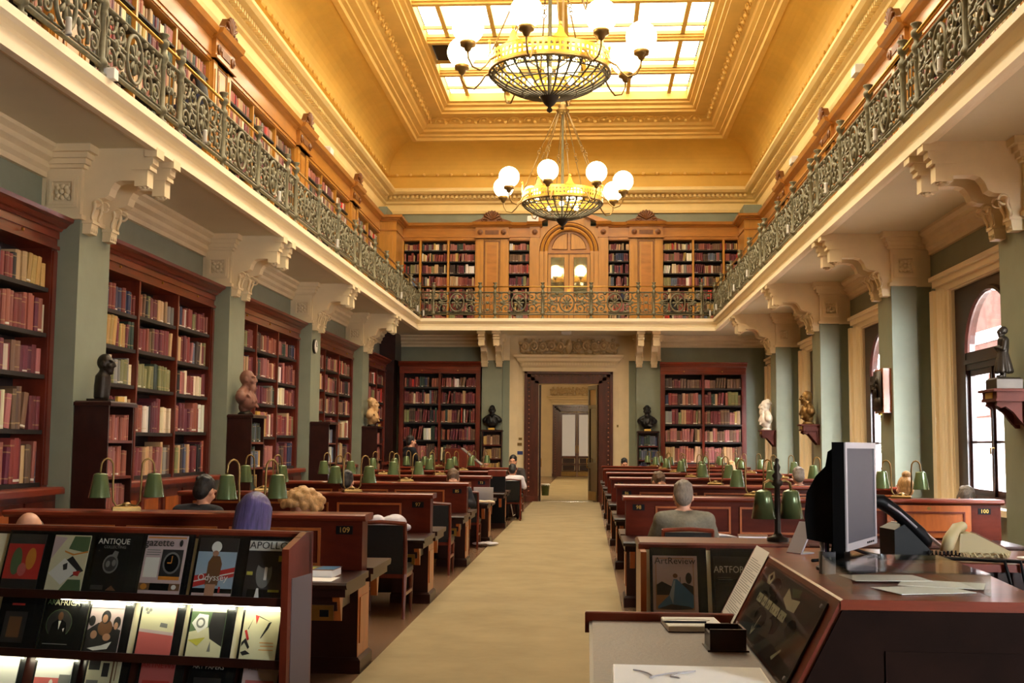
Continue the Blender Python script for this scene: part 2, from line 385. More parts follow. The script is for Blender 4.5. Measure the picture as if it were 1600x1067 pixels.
# open leaves of the doorway
def leaf(n, label, x, y, rz, sgn):
    r = thing(f'door_{n}', label, None, (x, y, 0), rz); r['kind'] = 'structure'
    m = MB(); w = .86
    m.box(0, sgn * w if sgn > 0 else 0, -.03, .03, 0, 0) if 0 else None
    X = lambda a, b: (min(sgn * a, sgn * b), max(sgn * a, sgn * b))
    for a, b, z0, z1 in ((0, .12, 0, 3.38), (w - .12, w, 0, 3.38), (.12, w - .12, 0, .3), (.12, w - .12, .95, 1.12), (.12, w - .12, 2.7, 2.8), (.12, w - .12, 3.25, 3.38)):
        m.box(*X(a, b), -.03, .03, z0, z1)
    m.build('frame', 'mahogany_dark', r)
    m = MB(); m.box(*X(.12, w - .12), -.012, .012, .3, .95); m.build('panel', 'mahogany_dark', r)
    for z0, z1 in ((1.12, 2.7), (2.8, 3.25)):
        m = MB(); m.box(*X(.12, w - .12), -.006, .006, z0, z1); m.build('pane', 'dark_glass' if z0 < 2 else 'relief_plaster', r)
    m = MB(); m.box(*X(.1, w - .04), -.036, -.03, .03, .28); m.build('kick_plate', 'brass_dull', r)
    m = MB(); xx = sgn * (w - .07)
    for d in (-1, 1): m.tube([(xx, d * .03, .95), (xx, d * .09, .98), (xx, d * .09, 1.22), (xx, d * .03, 1.25)], .014, 6)
    m.build('handle', 'brass', r, True)
leaf(1, 'glazed door leaf standing open at the right of the doorway', CX + .86, Y1 + .06, math.radians(-72), -1)
leaf(2, 'glazed door leaf folded back at the left of the doorway', CX - .84, Y1 + .3, math.radians(96), 1)
# closed glazed double doors at the end of the next room
for s, n in ((-1, 3), (1, 4)):
    r = thing(f'door_{n}', ['left', 'right'][s > 0] + ' leaf of the closed frosted double doors at the far end', None, (CX, 61.1, 0)); r['kind'] = 'structure'
    X = lambda a, b: (min(s * a, s * b), max(s * a, s * b))
    m = MB()
    for a, b, z0, z1 in ((.01, .10, 0, 3.36), (.78, .87, 0, 3.36), (.1, .78, 0, .3), (.1, .78, .62, .68), (.1, .78, .98, 1.08), (.1, .78, 3.24, 3.36)): m.box(*X(a, b), -.03, .03, z0, z1)
    m.build('frame', 'door_wood', r)
    for z0, z1 in ((.3, .62), (.68, .98)):
        m = MB(); m.box(*X(.14, .74), -.02, .02, z0 + .03, z1 - .03); m.build('panel', 'mahogany_dark', r)
    m = MB(); m.box(*X(.1, .78), -.008, .008, 1.08, 3.24); m.build('pane', 'frosted_pane', r)
    m = MB(); m.tube([(s * .06, -.03, 1.2), (s * .06, -.1, 1.25), (s * .06, -.1, 1.6), (s * .06, -.03, 1.65)], .02, 6); m.build('handle', 'brass', r, True)
    m = MB(); m.box(*X(.05, .82), -.04, -.03, .04, .26); m.build('kick_plate', 'brass_dull', r)
# switches, blue sign on the cream wall
m = MB(); m.box(-1.385, -1.285, Y1 - .02, Y1, 1.76, 1.83); m.box(-1.42, -1.29, Y1 - .02, Y1, 1.6, 1.68); tag(m.build('switch_plate', 'brass_dull'), 'small brass switch plates left of the doorway', 'switch')
m = MB(); m.box(-1.46, -1.26, Y1 - .015, Y1, 1.34, 1.44); tag(m.build('wall_sign', 'blue_sign'), 'small blue sign on the cream wall left of doorway', 'sign')
m = MB(); m.box(1.45, 1.53, Y1 - .02, Y1, 2.15, 2.22); tag(m.build('thermostat', 'brass_dull'), 'small square fitting on cream wall right of doorway', 'switch')

# ---------------------------------------------------------------- gallery slab, soffit, fascia
m = MB()
for x0, x1, y0, y1 in ((-5.72, -GX - .10, Y0, Y1 + .1), (GX + .10, 5.95, Y0, Y1 + .1), (-GX - .10, GX + .10, GY + .10, Y1 + .1), (-GX - .10, GX + .10, Y0, 6.3)):  # last slab: unseen entrance gallery, reaching out to shade the foreground
    m.box(x0, x1, y0, y1, ZS, ZF - .04)
struct(m.build('gallery_slab', 'soffit'), 'pale soffit and floor of the gallery round the room')
prof = [(.14, ZS), (.06, ZS - .03), (-.02, ZS - .03), (-.02, ZS + .05), (.03, ZS + .08), (.03, ZS + .15), (.0, ZS + .17), (-.05, ZS + .19), (-.08, ZS + .22), (-.08, ZF), (.25, ZF)]
m = MB(); m.loops([(-GX - d, GX + d, 6.4 - d, GY + d, z) for d, z in prof])
struct(m.build('trim_3', 'cream_lit'), 'moulded cream fascia along the edge of the gallery')

# wall cornice under the soffit, bay by bay
pc = [(0, 4.46), (.05, 4.46), (.05, 4.52), (.09, 4.56), (.09, 4.62), (.15, 4.66), (.15, 4.72), (.21, 4.76), (.21, ZS), (0, ZS)]
def cornice(n, x, sg, ya, yb, label):
    m = MB(); m.prism([(x + sg * d, z) for d, z in pc], 'y', ya, yb); struct(m.build(f'trim_{n}', 'cream'), label)
for i, y in enumerate(BAYS):
    cornice(10 + i, -5.32, 1, y + PW, y + 5.31, f'cream cornice over left bookcase bay {i + 1}')
    cornice(20 + i, WX, -1, y + PW, y + 5.31, f'cream cornice over right window bay {i + 1}')
for n, x0, x1 in ((28, -5.3, -2.5), (29, 2.72, 5.9)):
    m = MB(); m.prism([(Y1 - d, z) for d, z in pc], 'x', x0, x1); struct(m.build(f'trim_{n}', 'cream'), 'cream cornice under the far gallery soffit')

# ---------------------------------------------------------------- piers with capitals, rosettes and paired consoles
brk = [(0, ZS), (1, ZS), (1, 4.73), (.95, 4.69), (.95, 4.63), (.88, 4.58), (.88, 4.38), (.70, 4.38), (.70, 4.44), (.50, 4.44), (.43, 4.42), (.38, 4.36), (.35, 4.28), (.29, 4.25), (.21, 4.245), (.16, 4.20), (.125, 4.12), (.11, 4.02), (.13, 3.97), (.115, 3.86), (0, 3.86)]
def console(parent, loc, rz, L, ypos):
    m = MB(); m.prism([(t * L, z) for t, z in brk], 'y', -.085, .085)
    m.box(.0, .125 * L + .02, -.10, .10, 3.97, 4.0); m.box(.66 * L, .92 * L, -.10, .10, 4.56, 4.60); m.box(.84 * L, L + .01, -.11, .11, 4.70, ZS)
    c = m.build('console', 'cream', parent, False, loc, (0, 0, rz))
    d = MB()
    for q in (-1, 1):
        d.tube([(.20 * L + .05 * math.cos(a / 3), q * .088, 4.18 + .05 * math.sin(a / 3) * 1) for a in range(0, 19)], .014, 5)
        d.tube([((.15 + .02 * math.sin(i)) * L, q * .088, 4.2 - i * .035) for i in range(7)], [.02, .024, .022, .018, .018, .014, .01], 5)
    d.sphere((.79 * L, 0, 4.365), (.05, .05, .03), 8, 5)
    for i in range(6): a = i * PI / 3; d.sphere((.79 * L + .05 * math.cos(a), .05 * math.sin(a), 4.372), (.025, .025, .014), 6, 4)
    for i in range(3): d.sphere((.12 * L, -.055 + i * .055, 3.90), (.018, .018, .024), 6, 4)
    d.build('carving', 'cream', c, True)
def rosette(parent, loc, rz, w=.34):
    m = MB(); h = w / 2
    for a, d in ((h, .022), (h - .03, .034)):
        for (x0, x1, z0, z1) in ((-a, a, a - .03, a), (-a, a, -a, -a + .03), (-a, -a + .03, -a + .03, a - .03), (a - .03, a, -a + .03, a - .03)): m.box(x0, x1, -d, 0, z0, z1)
    f = m.build('rosette_frame', 'cream', parent, False, loc, (0, 0, rz))
    d = MB(); d.sphere((0, -.03, 0), .028, 8, 6)
    for i in range(8):
        a = i * PI / 4; d.sphere((.06 * math.cos(a), -.016, .06 * math.sin(a)), (.032, .02, .032), 7, 5)
        if i % 2: d.sphere((.098 * math.cos(a), -.01, .098 * math.sin(a)), (.026, .014, .026), 6, 4)
    d.build('flower', 'cream', f, True)
def pillar(side, y, label, L):
    X = XL if side < 0 else XR; back = -5.62 if side < 0 else 5.46
    lo, hi = min(X, back), max(X, back)
    r = thing('pillar', label, None, (0, 0, 0)); r['kind'] = 'structure'
    m = MB(); m.box(lo, hi, y, y + PW, 0, 4.02)
    if side > 0: m.box(5.46, 5.74, y + .1, y + PW - .1, 0, 4.02)
    m.build('shaft', 'green_wall', r)
    m = MB(); m.box(lo, hi, y - .02, y + PW + .02, 4.02, ZS)
    if side > 0: m.box(5.46, 5.74, y + .08, y + PW - .08, 4.02, ZS)
    for z0, z1, e in ((4.0, 4.05, .035), (4.56, 4.60, .04), (4.60, 4.66, .07), (4.66, 4.72, .10), (4.72, ZS, .15)):
        m.box(lo - (e if side > 0 else 0), hi + (e if side < 0 else 0), y - .02 - e, y + PW + .02 + e, z0, z1)
        if side > 0: m.box(5.46, 5.74, y + .08 - e, y + PW - .08 + e, z0, z1)
    m.build('capital', 'cream', r)
    for c in (.14, PW - .14): console(r, (X, y + c, 0), 0 if side < 0 else PI, L, 0)
    rosette(r, (X + side * .20, y - .02, 4.30), 0)
    m = MB(); m.box(lo - .03, hi + .03, y - .03, y + PW + .03, 0, .28); m.build('plinth', 'mahogany_dark', r)
nm = ['first', 'second', 'third', 'fourth', 'fifth', 'sixth', 'seventh']
for i, y in enumerate(BAYS):
    pillar(-1, y, f'green pier with cream capital between left bookcases, {nm[i]} from the viewer', .80)
    pillar(1, y, f'green pier with cream capital between right windows, {nm[i]} from the viewer', 1.0)
for x0, x1, lab in ((-2.44, -1.66, 'green pier left of the far doorway'), (1.80, 2.68, 'green pier right of the far doorway')):
    r = thing('pillar', lab, None); r['kind'] = 'structure'
    a, b = (x0, x1 - .2) if x0 < 0 else (x0 + .2, x1)
    m = MB(); m.box(a, b, Y1 - .30, Y1, 0, 4.07); m.build('shaft', 'green_wall', r)
    m = MB(); m.box(a - .02, b + .02, Y1 - .32, Y1, 4.07, ZS); m.box(x0, x1, Y1 - .1, Y1, 4.07, ZS)
    for z0, z1, e in ((4.05, 4.10, .03), (4.6, 4.68, .06), (4.68, ZS, .1)): m.box(a - e, b + e, Y1 - .32 - e, Y1, z0, z1)
    m.build('capital', 'cream', r)
    for c in (.10, .52): console(r, (a + c - .02, Y1 - .30, 0), -PI / 2, 1.42, 0)

# ---------------------------------------------------------------- ceiling: cornice, cove, frame, skylight
WXc = 5.5; YF = 33.45
def ring(d, z): return (-WXc + d + .04, WXc - d + .04, YU + d, YF - d, z)
p1 = [(0, 8.36), (.06, 8.36), (.08, 8.44), (.08, 8.62), (.14, 8.66), (.14, 8.72), (.20, 8.76), (.20, 8.86), (.40, 8.89), (.46, 8.95), (.46, 9.02), (.40, 9.06), (.20, 9.08)]
m = MB(); m.loops([ring(*p) for p in p1]); cg = struct(m.build('trim_4', 'cream_gold'), 'deep cream cornice round the top of the walls')
dm = MB().box(-.03, .03, -.09, 0, -.04, .04).mesh('dentil', 'cream')
dn = MB(); 
for i in range(80): dn.box(-5.2 + i * .13, -5.2 + i * .13 + .07, YF - .30, YF - .20, 8.78, 8.86)
for s in (-1, 1):
    for i in range(140):
        y = 14 + i * .135; x = s * (WXc - .20) + .04; dn.box(min(x, x - s * .1), max(x, x - s * .1), y, y + .07, 8.78, 8.86)
q = dn.build('dentil_row', 'cream_gold', cg); q['kind'] = 'stuff'
cove = [(.20, 9.08), (.14, 9.12), (.14, 9.44), (.20, 9.47), (.22, 9.51)] + [(1.02 - .80 * math.cos(math.radians(a)), 9.51 + .80 * math.sin(math.radians(a))) for a in range(0, 91, 9)]
m = MB(); m.loops([ring(*p) for p in cove]); ce = struct(m.build('ceiling', 'ceiling_gold', None), 'golden coved plaster ceiling')
p2 = [(1.02, 10.31), (1.04, 10.26), (1.16, 10.26), (1.18, 10.34), (1.26, 10.36), (1.26, 10.42), (1.40, 10.46), (1.40, 10.52), (1.48, 10.56), (1.50, 10.64), (1.62, 10.70), (1.62, 10.78), (1.98, 10.80), (1.98, 10.86), (2.06, 10.88), (2.06, 10.96), (2.16, 11.0), (2.16, 11.06), (2.24, 11.08), (2.24, 11.34)]
m = MB(); m.loops([ring(*p) for p in p2]); m.build('ceiling_frame', 'plaster_gold', ce)
# leaf cresting under the cove and scrolls round the frame
sm = MB()
sm.tube([(-.17, 0, -.05), (-.15, -.02, .02), (-.10, -.04, .07), (-.02, -.05, .09), (.06, -.04, .07), (.11, -.03, .02), (.12, -.02, -.04)], [.018, .03, .04, .045, .04, .03, .02], 6)
sm.sphere((.15, -.03, -.06), (.05, .04, .05), 8, 5); sm.sphere((-.03, -.04, 0), (.06, .03, .05), 8, 5)
sme = sm.mesh('scroll_ornament', 'plaster_gold', True)
lm = MB().sphere((0, 0, .015), (.05, .03, .045), 7, 5).mesh('leaf_ornament', 'plaster_gold', True)
zs = 10.70
for i in range(18): obj('scroll_ornament', sme, ce, (-3.55 + i * .42, YF - 1.60, zs))
for s in (-1, 1):
    for i in range(28): obj('scroll_ornament', sme, ce, (s * (WXc - 1.60) + .04, YF - 1.85 - i * .42, zs), (0, 0, PI / 2 if s < 0 else -PI / 2))
for i in range(26): obj('leaf_ornament', lm, ce, (-5.0 + i * .40, YF - .23, 9.47))
for s in (-1, 1):
    for i in range(45): obj('leaf_ornament', lm, ce, (s * (WXc - .23) + .04, YF - .5 - i * .40, 9.47), (0, 0, PI / 2))
# skylight: deep cross beams, glazing bars and bright panes
xa, xb, _, yb, _ = ring(2.24, 0)
sk = thing('window_1', 'long glazed skylight with golden glazing bars in the ceiling', None); sk['kind'] = 'structure'
rows = [yb - .05] + [29.05 - 2.42 * k for k in range(14)]
rows = [r for r in rows if r > YU + 2.3]
cols = [xa, xa + .52, xa + 1.66, xa + 3.20 - .06, xa + 3.20 + .06, xb - 1.66, xb - .52, xb]
cols = [xa + .04, xa + .50, xa + 1.62, (xa + xb) / 2, xb - 1.62, xb - .50, xb - .04]
for i in range(len(rows) - 1):
    yf, yn = rows[i], rows[i + 1]
    m = MB(); m.box(xa, xb, yn - .02, yn + .12, 11.10, 11.30); m.box(xa, xb, yn - .07, yn + .20, 11.16, 11.30); m.box(xa, xb, yn - .11, yn + .26, 11.21, 11.32); m.build('beam', 'plaster_gold', sk)
    yn2 = yn + .30; sp = yf - .60
    for x in cols[1:-1]:
        w = .05 if x != cols[3] else .10
        m = MB(); m.box(x - w, x + w, yn2 - .1, yf, 11.21, 11.30); m.build('glazing_bar', 'plaster_gold', sk)
    m = MB(); m.box(xa, xb, sp - .035, sp + .035, 11.22, 11.30); m.build('glazing_bar', 'plaster_gold', sk)
    for j in range(6):
        for a, b in ((yn2 - .1, sp), (sp, yf)):
            dark = (i == 1 and j == 0 and a != sp)
            mm = MB(); mm.box(cols[j], cols[j + 1], a, b, 11.29, 11.33); mm.build('pane', 'case_back' if dark else 'skylight_pane', sk)
m = MB(); m.box(-6, 6.2, YU - .3, Y1 + .4, 11.6, 11.7); m.box(-6.1, -5.42, YU - .3, Y1 + .4, 8.6, 11.6); m.box(5.51, 6.2, YU - .3, Y1 + .4, 8.6, 11.6); m.box(-6.1, 6.2, 33.47, Y1 + .45, 8.6, 11.6); m.box(-6.1, 6.2, YU - .3, YU, 8.6, 11.6)
struct(m.build('ceiling_void', 'case_back'), 'roof structure above the plaster ceiling')

# ---------------------------------------------------------------- windows of the right wall
def window(n, c, label):
    r = thing(f'window_{n}', label, None, (WX, c, 0)); r['kind'] = 'structure'
    def vb(m, u0, u1, z0, z1, d0, d1): m.box(d0, d1, u0, u1, z0, z1)
    m = MB()
    for s in (-1, 1):
        for a, b, d in ((1.42, 1.60, -.02), (1.60, 1.86, -.07), (1.86, 2.02, -.12)): vb(m, min(s * a, s * b), max(s * a, s * b), .4, 3.88, d, 0)
        vb(m, min(s * 1.40, s * 1.44), max(s * 1.40, s * 1.44), .86, 3.84, 0, .20)
    for z0, z1, d in ((3.84, 3.93, -.03), (3.93, 4.02, -.08), (4.02, 4.08, -.13)): vb(m, -2.02, 2.02, z0, z1, d, 0)
    vb(m, -1.44, 1.44, 3.82, 3.86, 0, .20); vb(m, -2.05, 2.05, .80, .88, -.16, .24)
    for s in (-1, 1):
        for u, rr in ((1.58, .05), (1.76, .06)): m.tube([(-.02, s * u, .88), (-.02, s * u, 3.86)], rr, 12)
        m.add([(-.03, s * 1.50, .88), (.06, s * 1.40, .88), (.06, s * 1.40, 3.84), (-.03, s * 1.50, 3.84)], [(0, 1, 2, 3)])
    m.build('casing', 'cream_lit', r)
    # dark timber frame: jambs, transom, arched head
    m = MB(); R = .92; zc = 2.90
    for s in (-1, 1): vb(m, min(s * R, s * 1.42), max(s * R, s * 1.42), .88, zc, .0, .10); vb(m, min(s * R, s * 1.02), max(s * R, s * 1.02), .88, zc, -.03, .0)
    vb(m, -R, R, 2.66, zc, -.02, .10); vb(m, -R, R, 2.74, 2.80, -.05, -.02); vb(m, -R, R, .88, 1.0, -.02, .10)
    A = [(u, zc + (z - zc) * .84) for u, z in arc(0, zc, R, 0, 180, 20)]
    for i in range(20):
        (u0, z0), (u1, z1) = A[i], A[i + 1]; t0 = 3.84
        m.add([(.0, u0, z0), (.0, u1, z1), (.0, u1, t0), (.0, u0, t0), (.10, u0, z0), (.10, u1, z1), (.10, u1, t0), (.10, u0, t0)], [(0, 1, 2, 3), (7, 6, 5, 4), (0, 4, 5, 1)])
    for s in (-1, 1): vb(m, min(s * R, s * 1.42), max(s * R, s * 1.42), zc, 3.84, .0, .10)
    m.tube([(-.01, u, z) for u, z in A], .04, 6)
    m.build('timber_frame', 'mahogany_dark', r).location = (.05, 0, 0)
    for s in (-1, 1):
        m = MB(); a, b = .03, R - .02
        for u0, u1, z0, z1 in ((a, a + .07, 1.0, 2.66), (b - .07, b, 1.0, 2.66), (a, b, 1.0, 1.08), (a, b, 2.58, 2.66), (a, b, 1.68, 1.71)): vb(m, min(s * u0, s * u1), max(s * u0, s * u1), z0, z1, .01, .06)
        q = m.build('sash', 'mahogany_dark', r); q.location = (.05, 0, 0)
        for z0, z1 in ((1.08, 1.68), (1.71, 2.58)):
            m = MB(); vb(m, min(s * (a + .07), s * (b - .07)), max(s * (a + .07), s * (b - .07)), z0, z1, .032, .038); m.build('pane', 'window_glass', q)
    m = MB(); vb(m, -.03, .03, 1.0, 2.66, -.01, .07); m.build('mullion', 'mahogany_dark', r).location = (.05, 0, 0)
    m = MB(); pts = [(u, zc + (z - zc) * .84) for u, z in arc(0, zc, R - .02, 0, 180, 20)]; m.prism(pts, 'x', .032, .038); m.build('fanlight_pane', 'window_glass', r).location = (.05, 0, 0)
    m = MB(); m.tube([(.0, -.04, 1.62), (-.05, -.04, 1.62), (-.05, -.04, 1.54)], .012, 6); m.build('catch', 'brass_dull', r).location = (.05, 0, 0)
for i, y in enumerate(BAYS): window(i + 2, y + PW + 2.255, f'tall arched timber window in the right wall, {nm[i]} from the viewer')
# facade across the courtyard, seen bright through the windows
fc = thing('exterior_facade', 'pale brick facade across the courtyard outside', None, (17, 0, 0)); fc['kind'] = 'structure'
m = MB(); m.box(0, .5, -10, 60, 5.5, 12); m.build('facade_wall', 'stone_brick', fc)
m = MB(); m.box(0, .5, -10, 60, -6, 5.5); m.build('facade_base', 'stone_band', fc)
m = MB(); m.box(-.05, .02, -10, 60, 2.2, 2.6); m.box(-.05, .02, -10, 60, 6.0, 6.5); m.box(-.05, .02, -10, 60, -.5, -.2); m.build('string_course', 'stone_band', fc)
for i in range(14):
    y = -6 + i * 4.6
    m = MB(); m.box(-.04, .03, y - .9, y + .9, 2.9, 5.4); f = m.build('facade_window', 'stone_brick', fc)
    m = MB(); m.box(-.07, -.03, y - .7, y + .7, 3.0, 5.2); m.build('pane', 'grey_plastic', f)
m = MB(); m.box(6.22, 17, -10, 60, -3.2, -3.0); struct(m.build('ground', 'stone_band'), 'paved courtyard outside the windows')
# ================================================================ bookcases
PAL = {'maroon': (112, 46, 50), 'dark red': (126, 52, 46), 'brick red': (150, 84, 66), 'rose': (160, 98, 92), 'brown': (112, 82, 62), 'dark brown': (70, 52, 44), 'tan': (182, 148, 110), 'cream': (218, 202, 168),
       'dark green': (50, 66, 56), 'olive green': (126, 126, 82), 'navy': (44, 50, 80), 'grey': (128, 124, 118), 'black': (30, 28, 30), 'bright red': (192, 44, 34), 'white': (228, 222, 210), 'slate blue': (92, 100, 118), 'ochre': (182, 148, 84), 'wine': (96, 36, 50)}
PALN = list(PAL)
WT_LOW = dict(maroon=20, wine=10, rose=15, brown=9, tan=10, cream=7, black=5, navy=3, grey=3, white=2, ochre=2) | {'dark red': 15, 'brick red': 14, 'dark brown': 6, 'dark green': 3, 'olive green': 3, 'bright red': 3, 'slate blue': 2}
WT_UP = dict(maroon=14, wine=7, rose=16, brown=12, tan=14, cream=10, black=4, navy=2, grey=4, white=2, ochre=5) | {'dark red': 12, 'brick red': 16, 'dark brown': 5, 'dark green': 3, 'olive green': 3, 'bright red': 4, 'slate blue': 2}
WT_DARK = dict(maroon=20, wine=14, rose=6, brown=8, tan=3, cream=2, black=8, navy=2, grey=2, white=1, ochre=3) | {'dark red': 22, 'brick red': 8, 'dark brown': 10, 'dark green': 6, 'olive green': 2, 'bright red': 3, 'slate blue': 1}
WT_FOLIO = dict(rose=18, tan=14, brown=8) | {'brick red': 5}
BOOKS = []
rb = random.Random(11)
def pick(w):
    k = list(w); return rb.choices(k, [w[i] for i in k])[0]
def fill_cell(M, x0, x1, z, h, wt, key, col, shelf, tmin=.035, tmax=.10, tall=.86, dep=.24, runs=True, leanp=.10):
    x = x0 + .012; idx = 0; c = pick(wt); run = 0; lean = 0; bh = h * .85
    while True:
        if run <= 0 or not runs:
            c = pick(wt); run = rb.choice([1, 1, 1, 1, 2, 2, 3, 4]); bh = h * rb.uniform(tall - .16, min(.96, tall + .08)); bt = rb.uniform(tmin, tmax)
            lean = rb.uniform(.05, .16) if rb.random() < leanp else 0
        run -= 1
        t = bt * rb.uniform(.85, 1.15); hh = bh * rb.uniform(.97, 1.02)
        sx = t / max(math.cos(lean), .5) + (.0 if lean == 0 else .012)
        if x + sx + math.sin(lean) * hh > x1 - .008:
            rem = x1 - .008 - x; lean = 0; run = 0
            if rem < tmin * .75: break
            t = min(t, rem); sx = t
        idx += 1
        T = M @ Matrix.Translation((x, 0.03 + rb.uniform(0, .03), z + .0015))
        if lean: T = M @ Matrix.Translation((x, 0.03, z + .0015 + t * math.sin(lean))) @ Matrix.Rotation(lean, 4, 'Y')
        BOOKS.append((T, t, hh, dep * rb.uniform(.88, 1.0), c, key, col, shelf, idx))
        x += sx + rb.choice([.001, .001, .002, .004])
        if lean and run <= 0: x += math.sin(lean) * hh
        if rb.random() < .012: x += rb.uniform(.04, .12)
def frame_M(o): return Matrix.Translation(o.location) @ Matrix.Rotation(o.rotation_euler[2], 4, 'Z')

def low_case(key, label, x, y, rz, W, ncol, wt, levels=(1.17, 1.745, 2.29, 2.755, 3.235, 3.64), ledge=True, fills=None, tmin=.045, tmax=.105, divw=.05):
    r = thing('bookcase', label, 'bookcase', (x, y, 0), rz, 'lower bookcases'); st = .13
    m = MB(); m.box(0, W, .36, .40, 1.1, 3.9); m.build('back', 'case_back', r)
    for a, b in ((0, st), (W - st, W)):
        m = MB(); m.box(a, b, 0, .36, 1.12, 3.66); m.box(a + .02, b - .02, -.02, 0, 1.14, 3.64); m.build('stile', 'mahogany', r)
    m = MB(); m.box(0, W, 0, .38, 3.66, 3.86); m.box(0, W, -.03, 0, 3.66, 3.70); m.box(0, W, -.02, 0, 3.78, 3.86); m.build('frieze', 'mahogany_h', r)
    m = MB(); m.prism([(.38, 3.86), (-.04, 3.86), (-.06, 3.89), (-.09, 3.90), (-.13, 3.94), (-.17, 3.96), (-.18, 4.0), (.38, 4.0)], 'x', -.02, W + .02); m.build('crown', 'mahogany_h', r)
    cw = (W - 2 * st) / ncol
    for j in range(1, ncol):
        m = MB(); m.box(st + j * cw - divw / 2, st + j * cw + divw / 2, -.005, .36, 1.12, 3.66); m.build('divider', 'mahogany', r)
    for j in range(ncol):
        k = MB(); k.lathe([(.012, 0), (.02, -.01), (.012, -.025)], (st + (j + .5) * cw, -.02, 3.74), 8, 'y'); k.build('knob', 'brass', r)
    fm = frame_M(r)
    for j in range(ncol):
        a, b = st + j * cw + (divw / 2 if j else 0), st + (j + 1) * cw - (divw / 2 if j < ncol - 1 else 0)
        for s in range(len(levels) - 1):
            dz = rb.uniform(-.035, .035) if 0 < s and ncol > 2 else 0
            z = levels[s] + dz
            m = MB(); m.box(a, b, .015, .36, z - .045, z); m.build('shelf', 'black_shelf', r)
            w = fills(j, s) if fills else wt
            fill_cell(fm, a, b, z, levels[s + 1] - .045 - z - .03, w, key, j, s, tmin=tmin, tmax=tmax, dep=.26)
    if ledge:
        m = MB(); m.bbox(-.02, W + .02, -.20, .36, 1.05, 1.125, .02); m.build('ledge', 'mahogany_h', r)
        m = MB(); m.box(0, W, -.10, .36, 0, 1.05); m.box(0, W, -.13, -.1, 0, .14); m.build('cupboard', 'mahogany', r)
        n = max(2, int(W / .75))
        dw = W / n
        for j in range(n):
            m = MB(); m.box(j * dw + .05, (j + 1) * dw - .05, -.12, -.10, .2, .98); d = m.build('cupboard_door', 'mahogany', r)
            m = MB(); m.box(j * dw + .14, (j + 1) * dw - .14, -.128, -.12, .3, .88); m.build('panel', 'mahogany_light', d)
    else:
        m = MB(); m.box(0, W, -.02, .36, 0, 1.12); m.build('plinth', 'mahogany', r)
    return r
lab_low = {-2: 0}
names_l = ['', '', 'nearest visible left bookcase, cut by the picture edge', 'left bookcase behind the dark bronze bust', 'left bookcase behind the brown bust', 'left bookcase beyond the round clock', 'left bookcase in the far corner']
short_l = ['', '', 'nearest left bookcase', 'bookcase behind dark bronze bust', 'bookcase behind brown bust', 'bookcase beyond wall clock', 'corner bookcase']
CASE = {}
for i, y in enumerate(BAYS):
    if i < 2: continue
    k = f'L{i}'; CASE[k] = short_l[i]
    def fills(j, s, i=i):
        if i == 3 and j == 1 and s == 2: return {'olive green': 9, 'dark green': 1}
        if i == 3 and j == 0 and s == 2: return {'olive green': 4, 'grey': 3, 'cream': 2}
        if i == 3 and j == 0 and s == 4: return {'navy': 4, 'cream': 3, 'dark red': 3, 'tan': 1}
        return WT_LOW
    if i == 6: low_case(k, 'tall mahogany ' + names_l[i], -5.13, y + PW, PI / 2, 3.82, 3, WT_LOW, fills=fills)
    else: low_case(k, 'tall mahogany ' + names_l[i], -5.13, y + PW, PI / 2, 4.51, 3, WT_LOW, fills=fills)
CASE['FL'] = 'dark bookcase left of doorway'; CASE['FR'] = 'bookcase right of doorway'
low_case('FL', 'dark mahogany bookcase on the far wall, left of the doorway', -4.83, Y1 - .42, 0, 2.35, 2, WT_DARK, levels=(1.16, 1.745, 2.245, 2.785, 3.27, 3.66), ledge=False, tmin=.03, tmax=.075, divw=.07)
def ff(j, s):
    if s < 2: return WT_FOLIO
    if s == 4: return {'maroon': 3, 'brown': 6, 'dark brown': 6} if j == 0 else {'brown': 8, 'rose': 4}
    return WT_UP
low_case('FR', 'mahogany bookcase on the far wall, right of the doorway', 2.68, Y1 - .42, 0, 2.42, 2, WT_UP, levels=(1.16, 1.745, 2.245, 2.785, 3.27, 3.66), ledge=False, fills=ff, tmin=.05, tmax=.09, divw=.07)
# tall corner panel between the left run and the far case
m = MB(); m.box(-5.6, -4.96, 32.72, 33.69, 0, 4.0); m.box(-5.13, -4.9, 32.66, 32.72, 0, 4.05); m.box(-5.31, -4.86, 32.62, 33.69, 4.0, 4.79)
tag(m.build('corner_panel', 'mahogany_dark'), 'dark panelled corner post between left bookcases and far wall', 'panelling')

# ---------------------------------------------------------------- upper gallery cases (golden oak)
UZ = [5.10, 5.47, 5.84, 6.215, 6.58, 6.935, 7.26, 7.54]
def up_case(key, label, x, y, rz, W, cols, wt, tmin=.025, tmax=.06, group='gallery bookcases'):
    r = thing('gallery_bookcase', label, 'bookcase', (x, y, 0), rz, group)
    m = MB(); m.box(0, W, .30, .33, 5.06, 7.6); m.build('back', 'case_back', r)
    m = MB(); m.box(0, W, -.01, .30, 7.54, 7.64); m.box(0, W, -.03, -.01, 7.56, 7.60); m.build('top_rail', 'oak_h', r)
    edges = [0] + cols + [W]
    for e in edges:
        a = max(0, e - .03); b = min(W, e + .03)
        m = MB(); m.box(a, b, -.005, .30, 5.06, 7.56); m.build('divider', 'oak', r)
    fm = frame_M(r)
    for j in range(len(edges) - 1):
        a, b = edges[j] + .03, edges[j + 1] - .03
        for s in range(7):
            m = MB(); m.box(a, b, .01, .30, UZ[s] - .03, UZ[s]); m.build('shelf', 'black_shelf', r)
            fill_cell(fm, a, b, UZ[s], UZ[s + 1] - UZ[s] - .05, wt, key, j, s, tmin=tmin, tmax=tmax, tall=.84, dep=.2, leanp=.06)
        k = MB(); k.lathe([(.012, 0), (.018, -.012), (.008, -.03)], ((a + b) / 2, -.01, 7.57), 6, 'y'); k.build('hook', 'brass', r)
    return r
